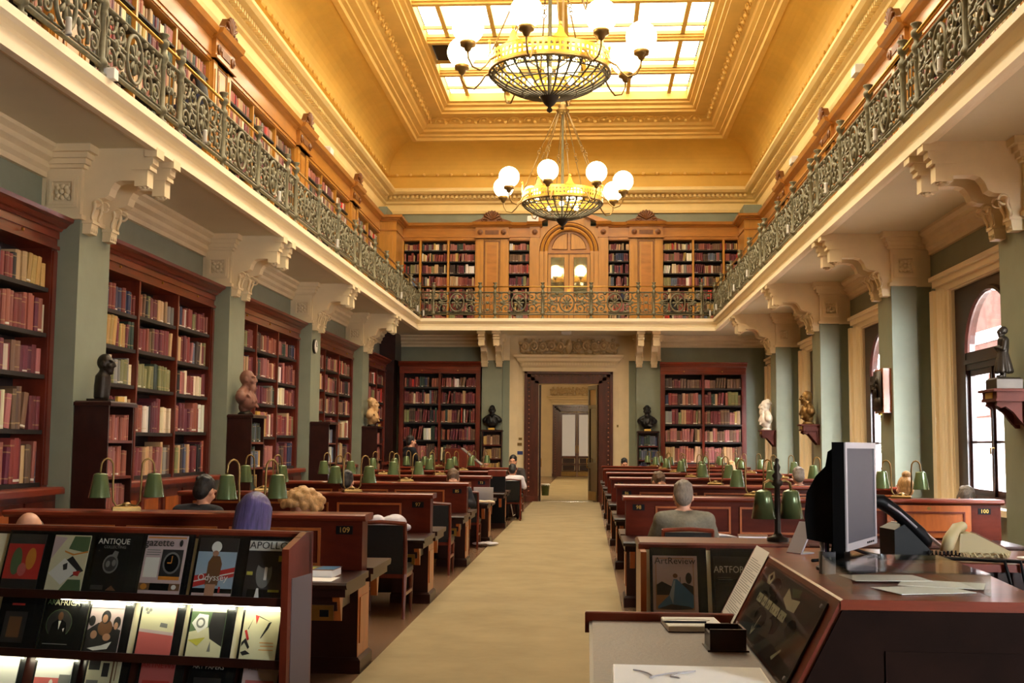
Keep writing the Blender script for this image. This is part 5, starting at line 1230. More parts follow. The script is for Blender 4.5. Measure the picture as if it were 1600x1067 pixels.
magazine('newspaper style magazine titled gazette with a watch photograph', slot(0, .70), .22, .29, 'ink_mauve', [('ink_orange', rect(.03, .95, .97, .975)), ('ink_grey', rect(.05, .74, .38, .755)), ('ink_grey', rect(.05, .70, .40, .715)), ('ink_grey', rect(.05, .66, .38, .675)), ('ink_white', rect(.05, .28, .40, .62)), ('ink_dark', rect(.44, .30, .95, .76)), ('ink_orange', rect(.44, .24, .95, .30)), ('ink_grey', ell(.70, .53, .21, .19)), ('cover_black', ell(.70, .53, .17, .155)), ('ink_orange', rect(.69, .53, .71, .65)), ('ink_orange', rect(.60, .52, .70, .54)), ('ink_brown', rect(0, .06, 1, .18)), ('cover_black', rect(.27, .06, .74, .18)), ('ink_orange', ell(.13, .12, .08, .05)), ('ink_white', ell(.86, .12, .06, .04)), ('ink_dark', ell(.87, .87, .04, .06))], [('gazette', .34, .87, .055, 'ink_dark', 1)])
magazine('black magazine titled ANTIQUE COLLECTING with a silver watch', slot(0, .985), .19, .28, 'cover_black', [('ink_grey', ell(.5, .50, .22, .17)), ('ink_dark', ell(.5, .50, .18, .135)), ('ink_grey', ell(.43, .50, .06, .06)), ('ink_grey', ell(.60, .52, .06, .06)), ('ink_grey', [(.5, .66), (.66, .62), (.68, .72), (.56, .74)]), ('ink_brown', [(.50, .03), (.80, .03), (.65, .12)]), ('ink_dark', rect(.06, .04, .42, .12))], [('ANTIQUE', .5, .90, .040, 'ink_white', 1), ('COLLECTING', .55, .80, .02, 'ink_grey', 1)])
magazine('magazine with a map and an open book on its cover', slot(0, 1.22), .20, .28, 'ink_cream', [('ink_mauve', [(0, .55), (.35, .95), (0, .98)]), ('ink_green', [(.45, .75), (1, .68), (1, .98), (.55, .98)]), ('ink_orange', [(.35, .72), (.62, .66), (1, .72), (1, .69), (.6, .63), (.36, .69)]), ('ink_dark', [(.25, .45), (.6, .62), (.98, .36), (.65, .24)]), ('ink_white', [(.02, .30), (.40, .58), (.80, .36), (.42, .10)]), ('ink_dark', [(.38, .46), (.5, .5), (.52, .38), (.42, .36)]), ('ink_red', [(.7, .34), (.9, .36), (.86, .26), (.72, .28)]), ('ink_green', [(.4, 0), (1, 0), (.95, .2), (.6, .2)])])
magazine('magazine with a red tapestry pattern at the rack end', slot(0, 1.47), .20, .28, 'ink_dark', [('ink_red', rect(0, .18, 1, .82)), ('ink_green', ell(.3, .5, .15, .25)), ('ink_orange', ell(.7, .55, .14, .2)), ('ink_pink', ell(.5, .35, .12, .12))])
magazine('pale magazine with a red triangle and black brush strokes', slot(1, .175), .205, .285, 'ink_cream', [('ink_red', [(.30, .82), (.42, .80), (.36, .64)]), ('ink_dark', [(.42, .80), (.80, .68), (.42, .78)]), ('ink_dark', [(.52, .40), (.70, .68), (.78, .70), (.70, .56), (.53, .38)]), ('ink_dark', [(.14, .55), (.28, .78), (.26, .74), (.16, .54)]), ('ink_red', [(.06, .52), (.12, .54), (.22, .36), (.16, .34)]), ('ink_dark', [(.02, .30), (.12, .38), (.26, .22), (.22, .18), (.1, .30), (.02, .22)]), ('ink_dark', [(.02, .12), (.16, .16), (.3, .10), (.1, .06)]), ('ink_orange', rect(.52, .30, .90, .315)), ('ink_orange', rect(.55, .24, .92, .255)), ('ink_orange', rect(.52, .17, .92, .185))])
magazine('magazine titled THE ART BULLETIN with a pale drawing', slot(1, .455), .20, .285, 'ink_green', [('ink_cream', rect(0, .84, 1, 1)), ('ink_dark', [(.5, .3), (1, .2), (1, .84), (.6, .84)]), ('ink_cream', [(.0, 0), (1, 0), (1, .2), (.62, .34), (.55, .55), (0, .45)]), ('ink_white', [(.04, .62), (.22, .80), (.50, .78), (.52, .56), (.26, .44)]), ('ink_grey', ell(.30, .63, .13, .10)), ('ink_white', ell(.30, .63, .08, .06)), ('ink_yellow', [(0, .30), (.5, .36), (.3, .2)]), ('ink_grey', [(.6, .1), (.66, .3), (.70, .1)])], [('THE ART BULLETIN', .46, .92, .022, 'ink_white', 1)])
magazine('magazine cover in pale yellow over a red field', slot(1, .72), .205, .285, 'ink_pink', [('ink_cream', [(0, .42), (1, .36), (1, 1), (0, 1)]), ('ink_mauve', [(0, .42), (1, .36), (1, .42), (0, .48)]), ('ink_grey', [(.58, .52), (.80, .50), (.80, .58), (.60, .60)]), ('ink_grey', ell(.13, .84, .05, .035)), ('ink_grey', ell(.24, .83, .05, .035)), ('ink_grey', ell(.18, .78, .05, .03))])
magazine('magazine with a group portrait under a white title band', slot(1, 1.0), .20, .285, 'ink_mauve', [('ink_white', rect(0, .84, 1, 1)), ('ink_dark', rect(0, .825, 1, .835)), ('ink_dark', [(0, .0), (1, 0), (1, .42), (.7, .50), (.3, .55), (0, .40)]), ('ink_brown', ell(.52, .46, .22, .16)), ('ink_dark', ell(.50, .66, .14, .13)), ('ink_skin', ell(.48, .63, .08, .08)), ('ink_dark', ell(.10, .58, .10, .10)), ('ink_dark', ell(.86, .56, .11, .12)), ('ink_skin', ell(.84, .50, .06, .07)), ('ink_skin', ell(.22, .32, .10, .08)), ('ink_skin', ell(.62, .28, .12, .07)), ('ink_white', [(.1, .06), (.5, .12), (.8, .2), (.7, .06), (.3, .02)])])
magazine('black magazine titled ART AFRICA with a seated figure', slot(1, 1.25), .20, .285, 'cover_black', [('ink_green', ell(.48, .50, .40, .28)), ('ink_dark', ell(.48, .50, .38, .265)), ('cover_black', [(.2, .18), (.78, .18), (.70, .52), (.55, .58), (.42, .58), (.28, .50)]), ('ink_brown', ell(.50, .64, .08, .085)), ('ink_white', [(.46, .55), (.54, .55), (.50, .38)]), ('ink_white', [(.62, .40), (.68, .42), (.66, .34)]), ('ink_grey', rect(.1, .10, .86, .115))], [('ART', .2, .90, .040, 'ink_green', 1), ('AFRICA', .64, .90, .046, 'ink_cream', 1)])
magazine('dark magazine at the left end of the middle tier', slot(1, 1.50), .20, .285, 'cover_black', [('ink_dark', rect(.15, .1, .85, .7)), ('ink_brown', rect(.3, .2, .7, .6)), ('ink_red', rect(.3, .82, .7, .86))])
magazine('pale magazine partly cut by the lower edge, titled ART', slot(2, .18), .20, .285, 'ink_mauve', [('ink_pink', rect(.1, .1, .9, .7))], [('ART', .3, .92, .034, 'ink_dark', 1)])
magazine('black magazine titled ART PAPERS on the lowest tier', slot(2, .45), .20, .285, 'cover_black', [('ink_dark', rect(.1, .1, .9, .7))], [('ART PAPERS', .48, .90, .034, 'ink_white', 1)])
magazine('rose magazine titled ARTNEWS on the lowest tier', slot(2, .72), .20, .285, 'ink_pink', [('ink_red', rect(.1, .1, .9, .6))], [('ARTNEWS', .5, .88, .042, 'ink_red', 1)])
magazine('tan newspaper style magazine on the lowest tier', slot(2, 1.01), .20, .285, 'ink_cream', [('ink_dark', rect(.04, .74, .38, .95)), ('ink_dark', rect(.46, .62, .66, .88)), ('ink_grey', rect(.04, .4, .4, .55)), ('ink_brown', rect(.75, .5, .80, .95)), ('ink_brown', rect(.86, .55, .89, .95))])
magazine('white and red magazine glaring under the strip light', slot(2, 1.28), .22, .285, 'ink_white', [('ink_pink', rect(0, 0, .7, .55)), ('ink_grey', rect(.68, 0, 1, .62)), ('ink_white', ell(.48, .42, .06, .1))])
magazine('plain white magazine at the left end of the lowest tier', slot(2, 1.58), .22, .285, 'ink_white', [('ink_mauve', rect(.1, .1, .9, .3))])

# ================================================================ enquiry desk (front right)
ed = thing('enquiry_desk', 'dark wooden enquiry desk with leather ledge and sloping display front', 'desk')
YN, YB = 4.10, 6.16
m = MB(); m.box(.62, 1.30, 3.55, 5.78, .70, .755); m.build('writing_ledge', 'mahogany_dark', ed)
m = MB(); m.box(.635, 1.29, 3.56, 5.74, .755, .759); m.build('leather_inlay', 'leather_top', ed)
m = MB(); m.bbox(.60, 1.32, 5.74, 5.775, .70, .80, .006); m.build('ledge_lip', 'mahogany_h', ed)
m = MB(); m.box(.66, 1.30, 3.6, 5.7, 0, .70); m.build('ledge_base', 'mahogany_dark', ed)
m = MB(); m.prism([(1.26, 0), (1.26, .74), (1.295, .74), (1.475, 1.08), (1.50, 1.08), (1.50, 0)], 'y', YN, YB); m.build('sloping_front', 'mahogany', ed)
m = MB(); m.prism([(1.475, 1.05), (1.475, 1.08), (1.485, 1.085), (1.95, 1.085), (1.95, 1.05)], 'y', YN - .005, YB); m.build('counter_top', 'mahogany_h', ed)
m = MB(); m.prism([(1.95, 4.095), (3.4, 4.095), (3.4, 4.14), (2.18, 4.14), (2.26, 4.95), (1.95, 5.02)], 'z', 1.05, 1.085); m.build('counter_top', 'mahogany_h', ed)
m = MB(); m.prism([(1.95, 5.42), (3.4, 5.42), (3.4, YB), (1.95, YB)], 'z', 1.05, 1.085); m.build('counter_top', 'mahogany_h', ed)
m = MB(); m.prism([(1.28, 0), (1.28, .735), (1.315, .735), (1.48, 1.048), (3.4, 1.048), (3.4, 0)], 'y', YN - .012, YN - .001); m.build('front_panel', 'desk_front_shaded', ed)
m = MB(); m.box(1.505, 3.4, YB - .05, YB - .02, 0, 1.05); m.box(1.9, 3.4, 5.46, 5.5, 0, 1.05); m.build('carcass', 'mahogany_dark', ed)
m = MB()
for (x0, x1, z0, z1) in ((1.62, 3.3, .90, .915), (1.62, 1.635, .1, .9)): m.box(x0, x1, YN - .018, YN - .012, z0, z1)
m.build('panel_moulding', 'desk_front_shaded', ed)
# slope frame: local x along -Y (far to near), local y up the slope
th = math.atan2(1.08 - .74, 1.475 - 1.295)
def slope(y, b, off=.002):          # point on the sloping front: b metres up from its foot
    return Vector((1.295 + b * math.cos(th) - off * math.sin(th), y, .74 + b * math.sin(th) + off * math.cos(th)))
SL = math.hypot(.34, .18)
def slope_matrix(y, b, off):
    o = slope(y, b, off); ux = Vector((0, -1, 0)); uy = Vector((math.cos(th), 0, math.sin(th))); uz = ux.cross(uy)
    return Matrix(((ux.x, uy.x, uz.x, o.x), (ux.y, uy.y, uz.y, o.y), (ux.z, uy.z, uz.z, o.z), (0, 0, 0, 1)))
r = thing('display_poster', 'dark framed poster under clear plastic on the sloping desk front', 'poster'); r.matrix_world = slope_matrix(5.52, .03, .004)
PLn, PH = 1.32, .325
m = MB(); m.box(0, PLn, 0, PH, 0, .006); m.build('backing', 'ink_dark', r)
m = MB(); mats = ['ink_dark', 'ink_brown', 'ink_green', 'ink_cream', 'ink_red', 'mahogany_dark', 'cover_black']
def pp(mi, pts, i): m.mi = mi; m.add([(u * PLn, v * PH, .0065 + i * .0003) for u, v in pts], [tuple(range(len(pts)))])
rp_ = random.Random(4)
for i in range(10): pp(rp_.choice([5, 6, 6, 0, 5]), ell(rp_.uniform(.12, .88), rp_.uniform(.15, .85), rp_.uniform(.05, .1), rp_.uniform(.08, .14), 9), i)
pp(3, [(.10, .88), (.16, .97), (.22, .90), (.19, .78), (.13, .78)], 12); pp(6, [(.135, .88), (.165, .93), (.19, .88), (.17, .82)], 13)
pp(3, [(.50, .90), (.60, .80), (.72, .84), (.71, .68), (.60, .66), (.49, .74)], 12); pp(2, [(.54, .92), (.60, .82), (.69, .86), (.68, .96)], 13)
for i, (a, b) in enumerate(((.10, .19), (.21, .28), (.30, .37), (.39, .52), (.54, .64))):
    pp(3, rect(a, .50, b, .62), 14)
    n = max(1, int((b - a) / .035))
    for j in range(n): q = a + (b - a) * (j + .5) / n; pp(6, rect(q - .004, .53, q + .004, .575), 15)
pp(3, [(.30, .38), (.31, .385), (.285, .12), (.275, .12)], 14); pp(3, [(.28, .08), (.25, .20), (.262, .20), (.282, .13), (.305, .20), (.318, .20)], 15); pp(3, [(.70, .10), (.78, .26), (.79, .24), (.73, .08)], 14)
q = m.build('poster_print', mats, r); q['kind'] = 'stuff'
m = MB(); m.box(-.02, PLn + .02, -.01, PH + .01, .012, .015); m.build('clear_cover', 'clear_plastic', r)
for a, b in ((.02, .02), (PLn - .02, .02), (.02, PH - .02), (PLn - .02, PH - .02)):
    s = MB(); s.lathe([(.008, .015), (.008, .019), (.0, .02)], (a, b, 0), 8, cap=False); s.build('screw', 'silver_plastic', r)
r = thing('notice_sheet', 'long white printed notice lying on the sloping desk front', 'paper'); r.matrix_world = slope_matrix(6.10, .0, .004)
m = MB(); m.box(0, .42, 0.02, SL + .02, 0, .002); m.build('sheet', 'white_paper', r)
m = MB()
for i in range(26): m.box(.04, .38 if i % 5 else .25, .05 + i * .0115, .053 + i * .0115, .002, .0024)
q = m.build('print_lines', 'ink_grey', r); q['kind'] = 'stuff'

# things on the ledge
def notebook(label, x, y, z, rz, w, d, t, spiral=False, lines=True):
    r = thing('notebook', label, 'notebook', (x, y, z), rz)
    m = MB(); m.box(-w / 2, w / 2, -d / 2, d / 2, 0, .004); m.build('back_cover', 'ink_dark', r)
    m = MB(); m.bbox(-w / 2 + .002, w / 2 - .002, -d / 2 + .002, d / 2 - .002, .004, t, .004); m.build('pages', 'white_paper', r)
    if lines:
        m = MB()
        for i in range(int(d / .012) - 1): m.box(-w / 2 + .01, w / 2 - .01, -d / 2 + .01 + i * .012, -d / 2 + .011 + i * .012, t, t + .0003)
        q = m.build('ruled_lines', 'ink_paleblue', r); q['kind'] = 'stuff'
    if spiral:
        n = int(w / .017)
        for i in range(n):
            if i == 0: sm_ = MB(); sm_.tube([(0, .008 * math.cos(a * PI / 4), .006 + .008 * math.sin(a * PI / 4)) for a in range(8)], .0016, 4, True); sme_ = sm_.mesh('ring', 'black_plastic', True)
            obj('ring', sme_, r, (-w / 2 + .01 + i * .017, d / 2 + .001, 0))
    return r
notebook('white note pad beside the small dark box', 1.10, 5.56, .759, .06, .26, .28, .03)
notebook('spiral notebook of ruled paper at the front of the leather ledge', .98, 4.32, .759, -.02, .56, .36, .02, True)
r = thing('pencil', 'dark pencil on a cord lying across the white pad', 'pencil', (1.06, 5.50, .794), .05)
m = MB(); m.lathe([(.0, -.105), (.004, -.09), (.005, -.085), (.005, .10), (.0, .10)], (0, 0, 0), 6, 'x', False); m.build('shaft', 'cloth_navy', r)
m = MB(); m.tube([(.09, 0, .004), (.12, .03, .004), (.06, .06, .004), (-.04, .05, .004), (-.10, .02, .004)], .0022, 4); m.build('cord', 'white_plastic', r)
m = MB(); m.tube([(.78 + .09 * math.sin(i * .9) * (i / 12) + i * .018, 4.30 + .07 * math.cos(i * .7), .784) for i in range(14)], .003, 5); tag(m.build('cord', 'silver_plastic'), 'thin grey cord lying on the spiral notebook', 'cord')
r = thing('card_box', 'small open dark wooden box for slips on the leather ledge', 'box', (1.19, 5.02, .759), .03)
for a in ((-.075, .075, -.085, -.075, .09), (-.075, .075, .075, .085, .09), (-.075, -.065, -.075, .075, .07), (.065, .075, -.075, .075, .09)):
    m = MB(); m.box(a[0], a[1], a[2], a[3], .006, a[4]); m.build('side', 'mahogany_dark', r)
m = MB(); m.box(-.085, .085, -.095, .095, 0, .006); m.build('base', 'mahogany_dark', r)
# low stand with display magazines behind the desk
r = thing('display_stand', 'wooden stand behind the enquiry desk holding two framed magazines', 'stand', (0, .17, 0))
m = MB(); m.bbox(.885, 1.80, 6.20, 6.62, 1.05, 1.085, .01); m.build('top', 'mahogany', r)
for x in (.89, 1.76):
    m = MB(); m.box(x, x + .03, 6.02, 6.6, 0, 1.05); m.build('side', 'mahogany_light' if x < 1 else 'mahogany', r)
m = MB(); m.box(.92, 1.76, 6.20, 6.23, 0, 1.05); m.build('back', 'mahogany_dark', r); m = MB(); m.box(.92, 1.76, 6.0, 6.2, .70, .73); m.build('shelf', 'mahogany', r); m = MB(); m.add([(.92, 6.06, .74), (1.76, 6.06, .74), (1.76, 6.17, 1.05), (.92, 6.17, 1.05)], [(0, 1, 2, 3)]); m.build('sloping_back', 'rack_white', r)
SM = lambda x: Matrix.Translation((x, 6.22, .735)) @ Matrix.Rotation(math.radians(-19), 4, 'X')
magazine('magazine titled ArtReview with a figure under a blue tent', SM(1.075), .235, .30, 'ink_mauve', [('ink_skin', rect(.06, .04, .92, .96)), ('ink_mauve', rect(.08, .45, .90, .94)), ('ink_dark', [(.08, .30), (.90, .30), (.90, .46), (.7, .52), (.45, .44), (.2, .54), (.08, .48)]), ('ink_dark', ell(.80, .60, .07, .10)), ('ink_dark', rect(.60, .45, .615, .62)), ('ink_blue', [(.10, .10), (.36, .30), (.46, .58), (.54, .58), (.9, .30), (.9, .08), (.5, .04), (.1, .06)]), ('ink_paleblue', [(.36, .30), (.47, .56), (.50, .56), (.44, .14)]), ('ink_dark', [(.1, .06), (.4, .14), (.8, .1), (.9, .06), (.5, .04)]), ('ink_brown', ell(.50, .64, .055, .04))], [('ArtReview', .5, .90, .05, 'ink_dark', 1)], bw=.30, bh=.345)
magazine('dark magazine titled ARTFORUM partly hidden by the desk', SM(1.40), .24, .30, 'ink_dark', [('cover_black', rect(.02, .02, .98, .6)), ('ink_grey', rect(.08, .62, .36, .63)), ('ink_grey', rect(.08, .58, .40, .59)), ('ink_grey', rect(.08, .54, .38, .55))], [('ARTFORUM', .46, .76, .052, 'ink_white', .82)], bw=.30, bh=.345)
# tall twin lamp with finial
r = thing('standard_lamp', 'taller twin green lamp with turned finial behind the enquiry desk', 'lamp', (1.66, 6.56, 1.085), .35)
m = MB(); m.lathe([(.06, 0), (.06, .02), (.03, .03), (.018, .05), (.016, .30), (.03, .31), (.032, .33), (.018, .34), (.03, .36), (.012, .38), (.02, .41), (.008, .43), (.012, .45), (.0, .46)], seg=10, cap=False); m.build('stem', 'bronze_dark', r, True)
for s in (-1, 1):
    m = MB(); m.tube([(s * .01, 0, .32), (s * .05, 0, .335), (s * .08, 0, .32), (s * .085, 0, .28)], .008, 6); m.build('arm', 'brass_dull', r, True)
    m = MB(); m.lathe([(.0, .285), (.015, .285), (.04, .275), (.044, .27), (.068, .125), (.064, .127), (.04, .265), (.0, .268)], (s * .085, 0, 0), 20, cap=False); m.build('shade', 'lamp_green', r, True)
# monitor
r = thing('computer_monitor', 'black computer monitor with silver bezel turned to the right', 'monitor', (1.74, 5.06, 1.085), math.radians(64))
m = MB(); m.box(-.27, .27, -.03, .02, .10, .54); m.build('casing', 'black_plastic', r)
m = MB(); m.prism([(.02, .52), (.05, .50), (.06, .44), (.10, .40), (.14, .33), (.15, .24), (.14, .14), (.02, .12)], 'x', -.22, .22); m.build('rear_housing', 'black_plastic', r)
m = MB()
for a in ((-.27, .27, .515, .54), (-.27, -.245, .13, .515), (.245, .27, .13, .515), (-.27, .27, .10, .13)): m.box(a[0], a[1], -.036, -.03, a[2], a[3])
b = m.build('bezel', 'silver_plastic', r); m = MB()
for i in range(4): m.box(.08 + i * .035, .10 + i * .035, -.039, -.036, .11, .118)
m.build('buttons', 'black_plastic', b)
m = MB(); m.box(-.245, .245, -.032, -.0305, .13, .515); m.build('screen', 'screen', r)
m = MB(); m.box(-.05, .05, .03, .08, .01, .2); m.build('neck', 'black_plastic', r); m = MB(); m.lathe([(.13, 0), (.13, .012), (.05, .02)], (0, .03, 0), 24); m.build('base', 'black_plastic', r)
# black desk telephone, standing wedge with handset
r = thing('desk_telephone', 'black desk telephone with its handset slanting upward', 'telephone', (2.09, 5.78, 1.085), .15)
m = MB(); m.prism([(-.03, 0), (.14, 0), (.15, .03), (.02, .155), (-.03, .13)], 'y', -.08, .10); m.build('body', 'black_plastic', r)
hs = [(-.15, -.045, .25), (-.125, -.045, .268), (-.08, -.045, .262), (-.02, -.045, .222), (.05, -.045, .165), (.11, -.045, .11), (.145, -.045, .065), (.15, -.045, .045)]
m = MB(); m.tube(hs, [.014, .030, .036, .032, .032, .034, .030, .014], 12); m.build('handset', 'black_plastic', r, True)
m = MB(); m.tube([(-.06, -.075, .25), (.0, -.078, .21), (.08, -.078, .14)], .006, 6); m.build('chrome_line', 'silver_plastic', r, True)
m = MB(); m.prism([(.02, .157), (.13, .050), (.135, .055), (.025, .162)], 'y', .01, .085); m.build('keypad', 'grey_plastic', r)
m = MB(); m.tube([(.12 + i * .004, -.10 - .012 * math.cos(i * 1.3), .02 + .012 * math.sin(i * 1.3)) for i in range(40)], .004, 5); m.build('coiled_cord', 'black_plastic', r)
r = thing('desk_telephone', 'beige desk telephone beside the black one', 'telephone', (2.46, 5.86, 1.085), -.1)
m = MB(); m.prism([(-.06, 0), (.17, 0), (.18, .03), (.02, .11), (-.05, .11)], 'y', -.10, .10); m.build('body', 'beige_plastic', r)
m = MB(); m.tube([(-.12, -.10, .02), (-.10, -.10, .08), (-.06, -.06, .135), (-.02, .0, .14), (-.03, .08, .12), (-.05, .12, .08)], [.028, .032, .026, .024, .028, .032], 10); m.build('handset', 'beige_plastic', r, True)
m = MB(); m.prism([(.03, .107), (.16, .042), (.163, .047), (.033, .112)], 'y', -.07, .07); k = m.build('keypad', 'ink_brown', r)
m = MB(); m.tube([(.16 + .02 * math.sin(i * .15) - i * .0045, -.12 - .012 * math.cos(i * 1.3), .012 + .01 * math.sin(i * 1.3)) for i in range(56)], .0045, 5); m.build('coiled_cord', 'beige_plastic', r)
# pen cup
r = thing('pen_cup', 'silver grey pen cup holding pens on the enquiry desk', 'pen holder', (1.60, 4.93, 1.085))
m = MB(); m.lathe([(.034, 0), (.034, .09), (.030, .09), (.030, .006), (.0, .006)], seg=18, cap=False); m.build('cup', 'grey_plastic', r, True)
for i, (a, b, c) in enumerate(((-.02, .0, 'white_plastic'), (.0, .02, 'cloth_plum'), (.02, .0, 'black_plastic'), (.0, -.02, 'black_plastic'), (-.012, .015, 'silver_plastic'))):
    m = MB(); m.tube([(a * .5, b * .5, .01), (a * 1.6, b * 1.6, .16 + .012 * i)], .005, 6); m.build('pen', c, r)
# clear acrylic box with papers
r = thing('acrylic_box', 'shallow clear acrylic cover over papers on the desk', 'box', (1.80, 4.60, 1.085), -.04)
for a in ((-.24, .24, -.36, .36, .076, .08), (-.24, .24, -.36, -.355, 0, .076), (-.24, .24, .355, .36, 0, .076), (-.24, -.235, -.355, .355, 0, .076), (.235, .24, -.355, .355, 0, .076)):
    m = MB(); m.box(*a); m.build('side', 'clear_plastic', r)
for i, (x, y, rz, lab) in enumerate(((1.83, 4.38, .3, 'white sheet under the acrylic cover, nearest the front'), (1.95, 4.55, -.35, 'white sheet sticking out of the acrylic cover'), (1.78, 4.72, .1, 'white sheet at the back of the acrylic cover'))):
    m = MB(); m.box(-.15, .15, -.105, .105, .0, .002); tag(m.build('paper_sheet', 'white_paper', None, False, (x, y, 1.087 + i * .0025), (0, 0, rz)), lab, 'paper', 'loose sheets on the enquiry desk')
# flat monitor base plate, cables, leaflet
for i, pts in enumerate(([(1.70, 5.16, 1.30), (1.78, 5.30, 1.16), (1.95, 5.50, 1.098), (2.15, 5.52, 1.098), (2.35, 5.48, 1.10), (2.48, 5.405, 1.10), (2.52, 5.385, .9)], [(1.62, 5.36, 1.096), (1.9, 5.6, 1.096), (2.2, 5.56, 1.096), (2.5, 5.50, 1.096), (2.62, 5.405, 1.098), (2.64, 5.385, .85)], [(1.95, 5.85, 1.096), (2.0, 5.62, 1.096), (2.25, 5.6, 1.096), (2.55, 5.405, 1.098), (2.58, 5.385, .9)])):
    c = []
    for a, b in zip(pts, pts[1:]): c += [tuple(Vector(a).lerp(Vector(b), t / 4)) for t in range(4)]
    c.append(pts[-1]); m = MB(); m.tube(c, .008, 6); tag(m.build('cable', 'black_plastic', None, True), ['thick black cable hanging from the monitor', 'black cable running along the back of the desk', 'black cable from the black telephone'][i], 'cable')
m = MB(); m.prism([(-.10, 0), (-.08, 0), (.10, .15), (.08, .15)], 'y', -.11, .11); m.prism([(.09, .13), (.10, .13), (.12, 0), (.11, 0)], 'y', -.02, .02); tag(m.build('document_holder', 'silver_plastic', None, False, (2.33, 6.03, 1.085), (0, 0, 2.9)), 'pale grey document stand behind the telephones', 'stand')
m = MB(); m.prism([(-.05, 0), (-.04, 0), (.05, .15), (.04, .15)], 'y', -.05, .05); m.box(-.05, .04, -.05, .05, 0, .005); tag(m.build('leaflet_holder', 'silver_plastic', None, False, (1.66, 5.86, 1.085), (0, 0, .6)), 'pale leaflet holder behind the monitor', 'stand')
m = MB(); m.lathe([(.0, .0), (.10, .0), (.10, .004), (.0, .004)], seg=20, cap=False); tag(m.build('paper_disc', 'white_paper', None, False, (2.75, 5.72, 1.086)), 'round white paper at the right edge of the desk', 'paper')

# ================================================================ things on the reading desks
def flat_book(label, x, y, z, rz, w, d, t, cov, topart=None):
    r = thing('book', label, 'book', (x, y, z), rz, 'books lying on the desks')
    m = MB(); m.box(-w / 2, w / 2, -d / 2, d / 2, 0, .004); m.box(-w / 2, w / 2, -d / 2, d / 2, t - .004, t); m.box(-w / 2, -w / 2 + .004, -d / 2, d / 2, .004, t - .004); m.build('cover', cov, r)
    m = MB(); m.box(-w / 2 + .004, w / 2 - .006, -d / 2 + .006, d / 2 - .006, .004, t - .004); m.build('pages', 'white_paper', r)
    if topart:
        for i, (mt, a) in enumerate(topart): m = MB(); m.box(a[0] * w - w / 2, a[2] * w - w / 2, a[1] * d - d / 2, a[3] * d - d / 2, t, t + .0006); m.build('cover_print', mt, r)
TT = TZ + .001
flat_book('thick book with blue and yellow cover on desk 109', -1.24, 7.94, TT, -.05, .30, .24, .055, 'ink_brown', [('ink_blue', (.55, .1, .98, .95)), ('ink_yellow', (.1, .2, .5, .6)), ('ink_green', (.1, .6, .5, .9))])
m = MB(); m.box(-.16, .16, -.12, .12, 0, .004); tag(m.build('paper_sheet', 'white_paper', None, False, (-1.22, 7.73, TT), (0, 0, -.03)), 'white sheets beside the blue book on desk 109', 'paper')
m = MB(); m.tube([(0, -.06, .008), (.03, .06, .008)], .004, 6); tag(m.build('pen', 'silver_plastic', None, False, (-1.28, 7.74, TT + .004)), 'silver pen on the white sheets of desk 109', 'pen')
flat_book('dark book under white papers at desk 98', 1.83, 11.45, TT, .1, .30, .22, .04, 'ink_dark'); flat_book('thick book at the right of the papers on desk 98', 2.20, 11.42, TT, -.1, .28, .22, .06, 'ink_brown')
m = MB(); m.prism([(-.2, 0), (.22, .0), (.2, .03), (.05, .05), (-.18, .02)], 'y', -.14, .14); tag(m.build('papers', 'cloth_white', None, False, (1.85, 11.66, TT), (0, 0, .2)), 'heap of pale papers in front of the grey jacket reader', 'paper')
# crumpled white bag on desk 97
m = MB(); rg = random.Random(3)
for i in range(16): m.sphere((rg.uniform(-.2, .22), rg.uniform(-.08, .08), rg.uniform(.04, .13)), (rg.uniform(.06, .11), rg.uniform(.05, .09), rg.uniform(.04, .07)), 8, 6)
tag(obj('carrier_bag', remeshed(m, 'carrier_bag', 'cloth_white', .014, 3), None, (-1.42, 11.72, TT + .015)), 'crumpled white carrier bag on desk 97', 'bag')
m = MB()
for i in range(10): m.sphere((rg.uniform(-.15, .15), rg.uniform(-.1, .1), rg.uniform(.02, .035)), (rg.uniform(.05, .1), rg.uniform(.05, .09), rg.uniform(.015, .03)), 8, 6)
tag(obj('plastic_bag', remeshed(m, 'plastic_bag', 'cloth_white', .012, 2), None, (-.98, 18.6, .02)), 'pale plastic bag lying at the carpet edge', 'bag')
def laptop(label, x, y, rz, lit):
    r = thing('laptop', label, 'laptop', (x, y, TT), rz, 'laptops on the desks')
    m = MB(); m.bbox(-.16, .16, -.11, .11, 0, .016, .004); m.build('base', 'silver_plastic', r)
    m = MB(); m.add([(-.16, .11, .016), (.16, .11, .016), (.16, .17, .225), (-.16, .17, .225), (-.16, .118, .014), (.16, .118, .014), (.16, .178, .223), (-.16, .178, .223)], [(0, 1, 2, 3), (7, 6, 5, 4), (0, 4, 5, 1), (1, 5, 6, 2), (2, 6, 7, 3), (3, 7, 4, 0)]); l = m.build('lid', 'silver_plastic', r)
    m = MB(); m.add([(-.15, .112, .026), (.15, .112, .026), (.15, .166, .215), (-.15, .166, .215)], [(0, 1, 2, 3)]); m.build('display', 'laptop_glow', l)
mat('laptop_glow', (190, 205, 225), .3, emit=1.2)
laptop('open laptop with a lit screen on desk 73', -1.38, 18.62, .25, True); laptop('silver laptop seen from behind on desk 73', -1.08, 18.95, PI + .1, False)
laptop('open laptop on the last left desk', -1.28, 25.85, .2, True)
r = thing('book', 'open book lying on the aisle corner of desk 73', 'book', (-1.02, 18.50, TT), .1, 'books lying on the desks')
for s in (-1, 1):
    m = MB(); m.prism([(0, .0), (s * .16, .0), (s * .16, .012), (s * .08, .028), (0, .02)][::s], 'y', -.11, .11); m.build('pages', 'cream_paper', r)
m = MB(); m.box(-.165, .165, -.115, .115, -.0005, .0); m.build('cover', 'ink_red', r)
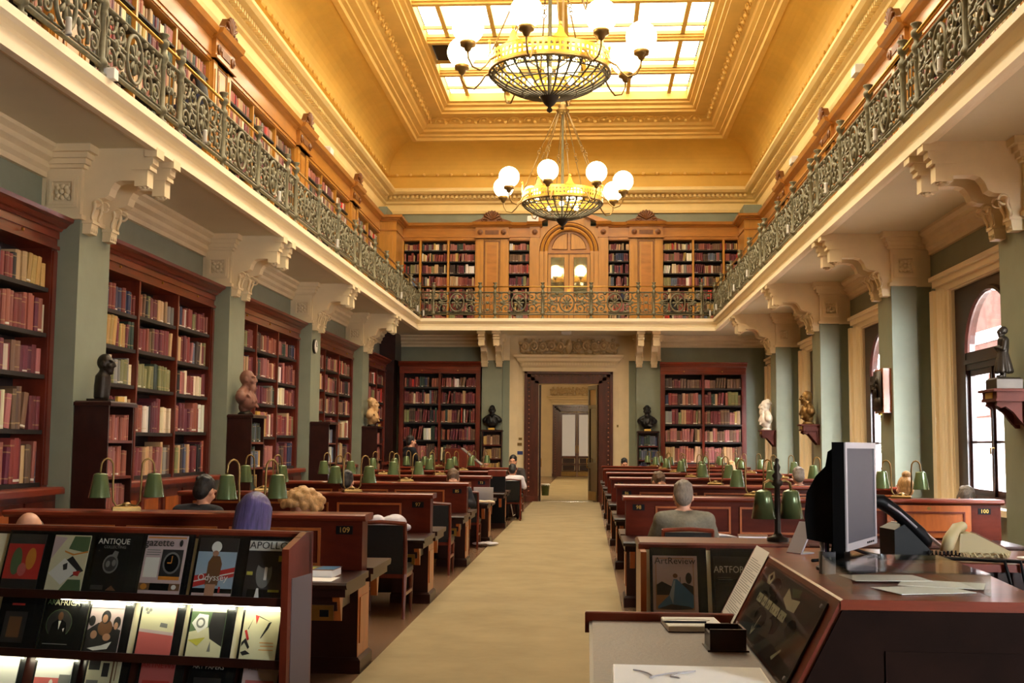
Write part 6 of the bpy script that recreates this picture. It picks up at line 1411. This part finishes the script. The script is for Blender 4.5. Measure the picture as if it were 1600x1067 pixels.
m = MB(); m.tube([(-.95, 26.0, TT), (-.90, 26.0, .66), (-.90, 26.0, .3), (-.95, 25.9, .1), (-1.02, 25.7, .06), (-1.06, 25.6, .3), (-1.08, 25.55, .6)], .012, 6); tag(m.build('laptop_cable', 'white_plastic', None, True), 'white laptop cable looping down at the last left desk', 'cable')
m = MB(); m.prism([(-.3, 0), (.5, 0), (.5, .05), (.05, .42), (-.3, .42)], 'y', -.35, .35); tag(m.build('book_lectern', 'mahogany', None, False, (-2.30, 26.45, PZ + .002)), 'sloping wooden book lectern on the last left desk', 'lectern')
m = MB(); m.prism([(.06, .425), (.51, .055), (.515, .06), (.065, .43)], 'y', -.3, .3); tag(m.build('lectern_pad', 'ink_grey', None, False, (-2.30, 26.45, PZ + .002)), 'grey pad on the sloping book lectern', 'pad')
r = thing('waste_bin', 'green waste bin just inside the doorway beyond', 'bin', (-.74, 37.5, 0)); m = MB(); m.lathe([(.11, 0), (.14, .34), (.15, .34), (.15, .36), (.13, .36), (.10, .02), (.0, .02)], seg=16, cap=False); m.build('tub', 'lamp_green', r, True); m = MB(); m.lathe([(.13, .30), (.155, .37), (.12, .39)], seg=12, cap=False); m.build('liner', 'white_plastic', r)
# ================================================================ books
bm = bpy.data.materials.new('book_cloth'); bm.use_nodes = True; nt = bm.node_tree; B = nt.nodes['Principled BSDF']
at = nt.nodes.new('ShaderNodeAttribute'); at.attribute_name = 'Col'; uvn = nt.nodes.new('ShaderNodeUVMap'); uvn.uv_map = 'UVMap'
sep = nt.nodes.new('ShaderNodeSeparateXYZ'); nt.links.new(uvn.outputs[0], sep.inputs[0])
wv = nt.nodes.new('ShaderNodeMath'); wv.operation = 'PINGPONG'; wv.inputs[1].default_value = .5; nt.links.new(sep.outputs[1], wv.inputs[0])     # 0 at ends, .5 at middle of the spine
cm_ = nt.nodes.new('ShaderNodeMath'); cm_.operation = 'COMPARE'; cm_.inputs[1].default_value = .14; cm_.inputs[2].default_value = .018; nt.links.new(wv.outputs[0], cm_.inputs[0])
gt = nt.nodes.new('ShaderNodeMath'); gt.operation = 'GREATER_THAN'; gt.inputs[1].default_value = .45; nt.links.new(sep.outputs[0], gt.inputs[0])
ml = nt.nodes.new('ShaderNodeMath'); ml.operation = 'MULTIPLY'; nt.links.new(cm_.outputs[0], ml.inputs[0]); nt.links.new(gt.outputs[0], ml.inputs[1])
m2 = nt.nodes.new('ShaderNodeMath'); m2.operation = 'MULTIPLY'; m2.inputs[1].default_value = .45; nt.links.new(ml.outputs[0], m2.inputs[0])
mx = nt.nodes.new('ShaderNodeMix'); mx.data_type = 'RGBA'; mx.inputs['B'].default_value = (.55, .38, .16, 1)
nt.links.new(m2.outputs[0], mx.inputs['Factor']); nt.links.new(at.outputs['Color'], mx.inputs['A']); l1 = nt.nodes.new('ShaderNodeMath'); l1.operation = 'COMPARE'; l1.inputs[1].default_value = .07; l1.inputs[2].default_value = .028; nt.links.new(sep.outputs[1], l1.inputs[0])
l2 = nt.nodes.new('ShaderNodeMath'); l2.operation = 'LESS_THAN'; l2.inputs[1].default_value = .22; nt.links.new(sep.outputs[0], l2.inputs[0])
l3 = nt.nodes.new('ShaderNodeMath'); l3.operation = 'MULTIPLY'; nt.links.new(l1.outputs[0], l3.inputs[0]); nt.links.new(l2.outputs[0], l3.inputs[1])
my = nt.nodes.new('ShaderNodeMix'); my.data_type = 'RGBA'; my.inputs['B'].default_value = (.7, .64, .52, 1); nt.links.new(l3.outputs[0], my.inputs['Factor']); nt.links.new(mx.outputs['Result'], my.inputs['A']); nt.links.new(my.outputs['Result'], B.inputs['Base Color']); B.inputs['Roughness'].default_value = .5
MATS['book_cloth'] = bm
def book_geo(t, h, d):          # x thickness, -y spine side at y=0, z up; rounded spine, recessed page block on top
    b = min(.012, t * .25)
    xs = [(0, d), (0, b), (t * .25, 0), (t * .75, 0), (t, b), (t, d)]
    vs = [(x, y, 0) for x, y in xs] + [(x, y, h) for x, y in xs]; n = 6
    fs = [tuple(range(n))[::-1], tuple(range(n, 2 * n))] + [(i, (i + 1) % n, n + (i + 1) % n, n + i) for i in range(n)]
    return vs, fs
def book_mesh(name, items, local):
    V = []; F = []; C = []; UV = []
    for (T, t, h, d, c) in items:
        vs, fs = book_geo(t, h, d); o = len(V); rnd = rb.random(); br = rb.uniform(.72, 1.2); col = [min(1, v * br * rb.uniform(.92, 1.08)) for v in lin(PAL[c])]; pg = lin((206, 190, 156))
        V += vs if local else [tuple(T @ Vector(v)) for v in vs]
        for f in fs:
            F.append([i + o for i in f]); top = f == fs[1]
            for i in f: C += ([*pg, 1] if top else [*col, 1]); UV += [rnd, .5 if top else vs[i][2] / h]
    me = bpy.data.meshes.new(name); me.from_pydata(V, [], F); me.materials.append(bm)
    uv = me.uv_layers.new(name='UVMap'); uv.data.foreach_set('uv', UV)
    ca = me.color_attributes.new('Col', 'FLOAT_COLOR', 'CORNER'); ca.data.foreach_set('color', C); me.update(); return me
bpy.context.view_layer.update(); DG = bpy.context.evaluated_depsgraph_get(); MV = cam.matrix_world.inverted()
rank = []
for i, (T, t, h, d, c, key, col, sh, idx) in enumerate(BOOKS):
    p = T @ Vector((t / 2, 0, h / 2)); q = MV @ p; dep = -q.z
    if dep < 1: continue
    px, py = 800 + FPX * q.x / dep, 533.5 - FPX * q.y / dep
    if not (2 < px < 1598 and 2 < py < 1065): continue
    a = MV @ (T @ Vector((0, 0, h / 2))); b2 = MV @ (T @ Vector((t, 0, h / 2))); w = abs(a.x / -a.z - b2.x / -b2.z) * FPX
    area = w * h / dep * FPX
    rank.append((area, i, p))
rank.sort(key=lambda q: -q[0]); chosen = set()
co = Vector((CAMX, CAMY, CAMZ))
for area, i, p in rank:
    if len(chosen) >= 300: break
    T, t, h, d = BOOKS[i][:4]; vis = 0
    for fz in (.25, .5, .8):
        tgt = T @ Vector((t / 2, -.01, h * fz)); dv = tgt - co; L = dv.length
        hit, loc, *_ = S.ray_cast(DG, co, dv.normalized(), distance=L - .01)
        vis += not hit
    if vis >= 2: chosen.add(i)
SHN = {0: 'bottom', 1: '2nd lowest', 2: 'middle', 3: '2nd highest', 4: 'top'}
rest = []
for i, (T, t, h, d, c, key, col, sh, idx) in enumerate(BOOKS):
    if i not in chosen: rest.append((T, t, h, d, c)); continue
    o = obj('book', book_mesh('book', [(T, t, h, d, c)], True)); o.matrix_world = T
    case = CASE[key]; colw = ['first bay', 'middle bay', 'last bay'][col] if key[0] in 'LU' else (['left bay', 'right bay'][col] if key[0] == 'F' and key[1] != 'U' else (f'bay {col + 1}' if key[0] == 'F' else ''))
    shn = SHN[sh] if key[0] in 'LF' and key[1] != 'U' else ordinal(sh + 1) + ' lowest'
    sz = 'leaning ' if abs(T.to_euler().y) > .03 or abs(T.to_euler().x) > .03 else ''
    lab = f'{sz}{c} book, {ordinal(idx)} from left, {shn} shelf, {colw + ", " if colw else ""}{case}'
    ws = lab.split()
    if len(ws) > 16: lab = lab.replace(' from left', '')
    tag(o, lab, 'book', 'books on the shelves')
so = obj('shelved_books', book_mesh('shelved_books', rest, False)); tag(so, 'remaining rows of small bound books on the more distant shelves', 'books', None, 'stuff')
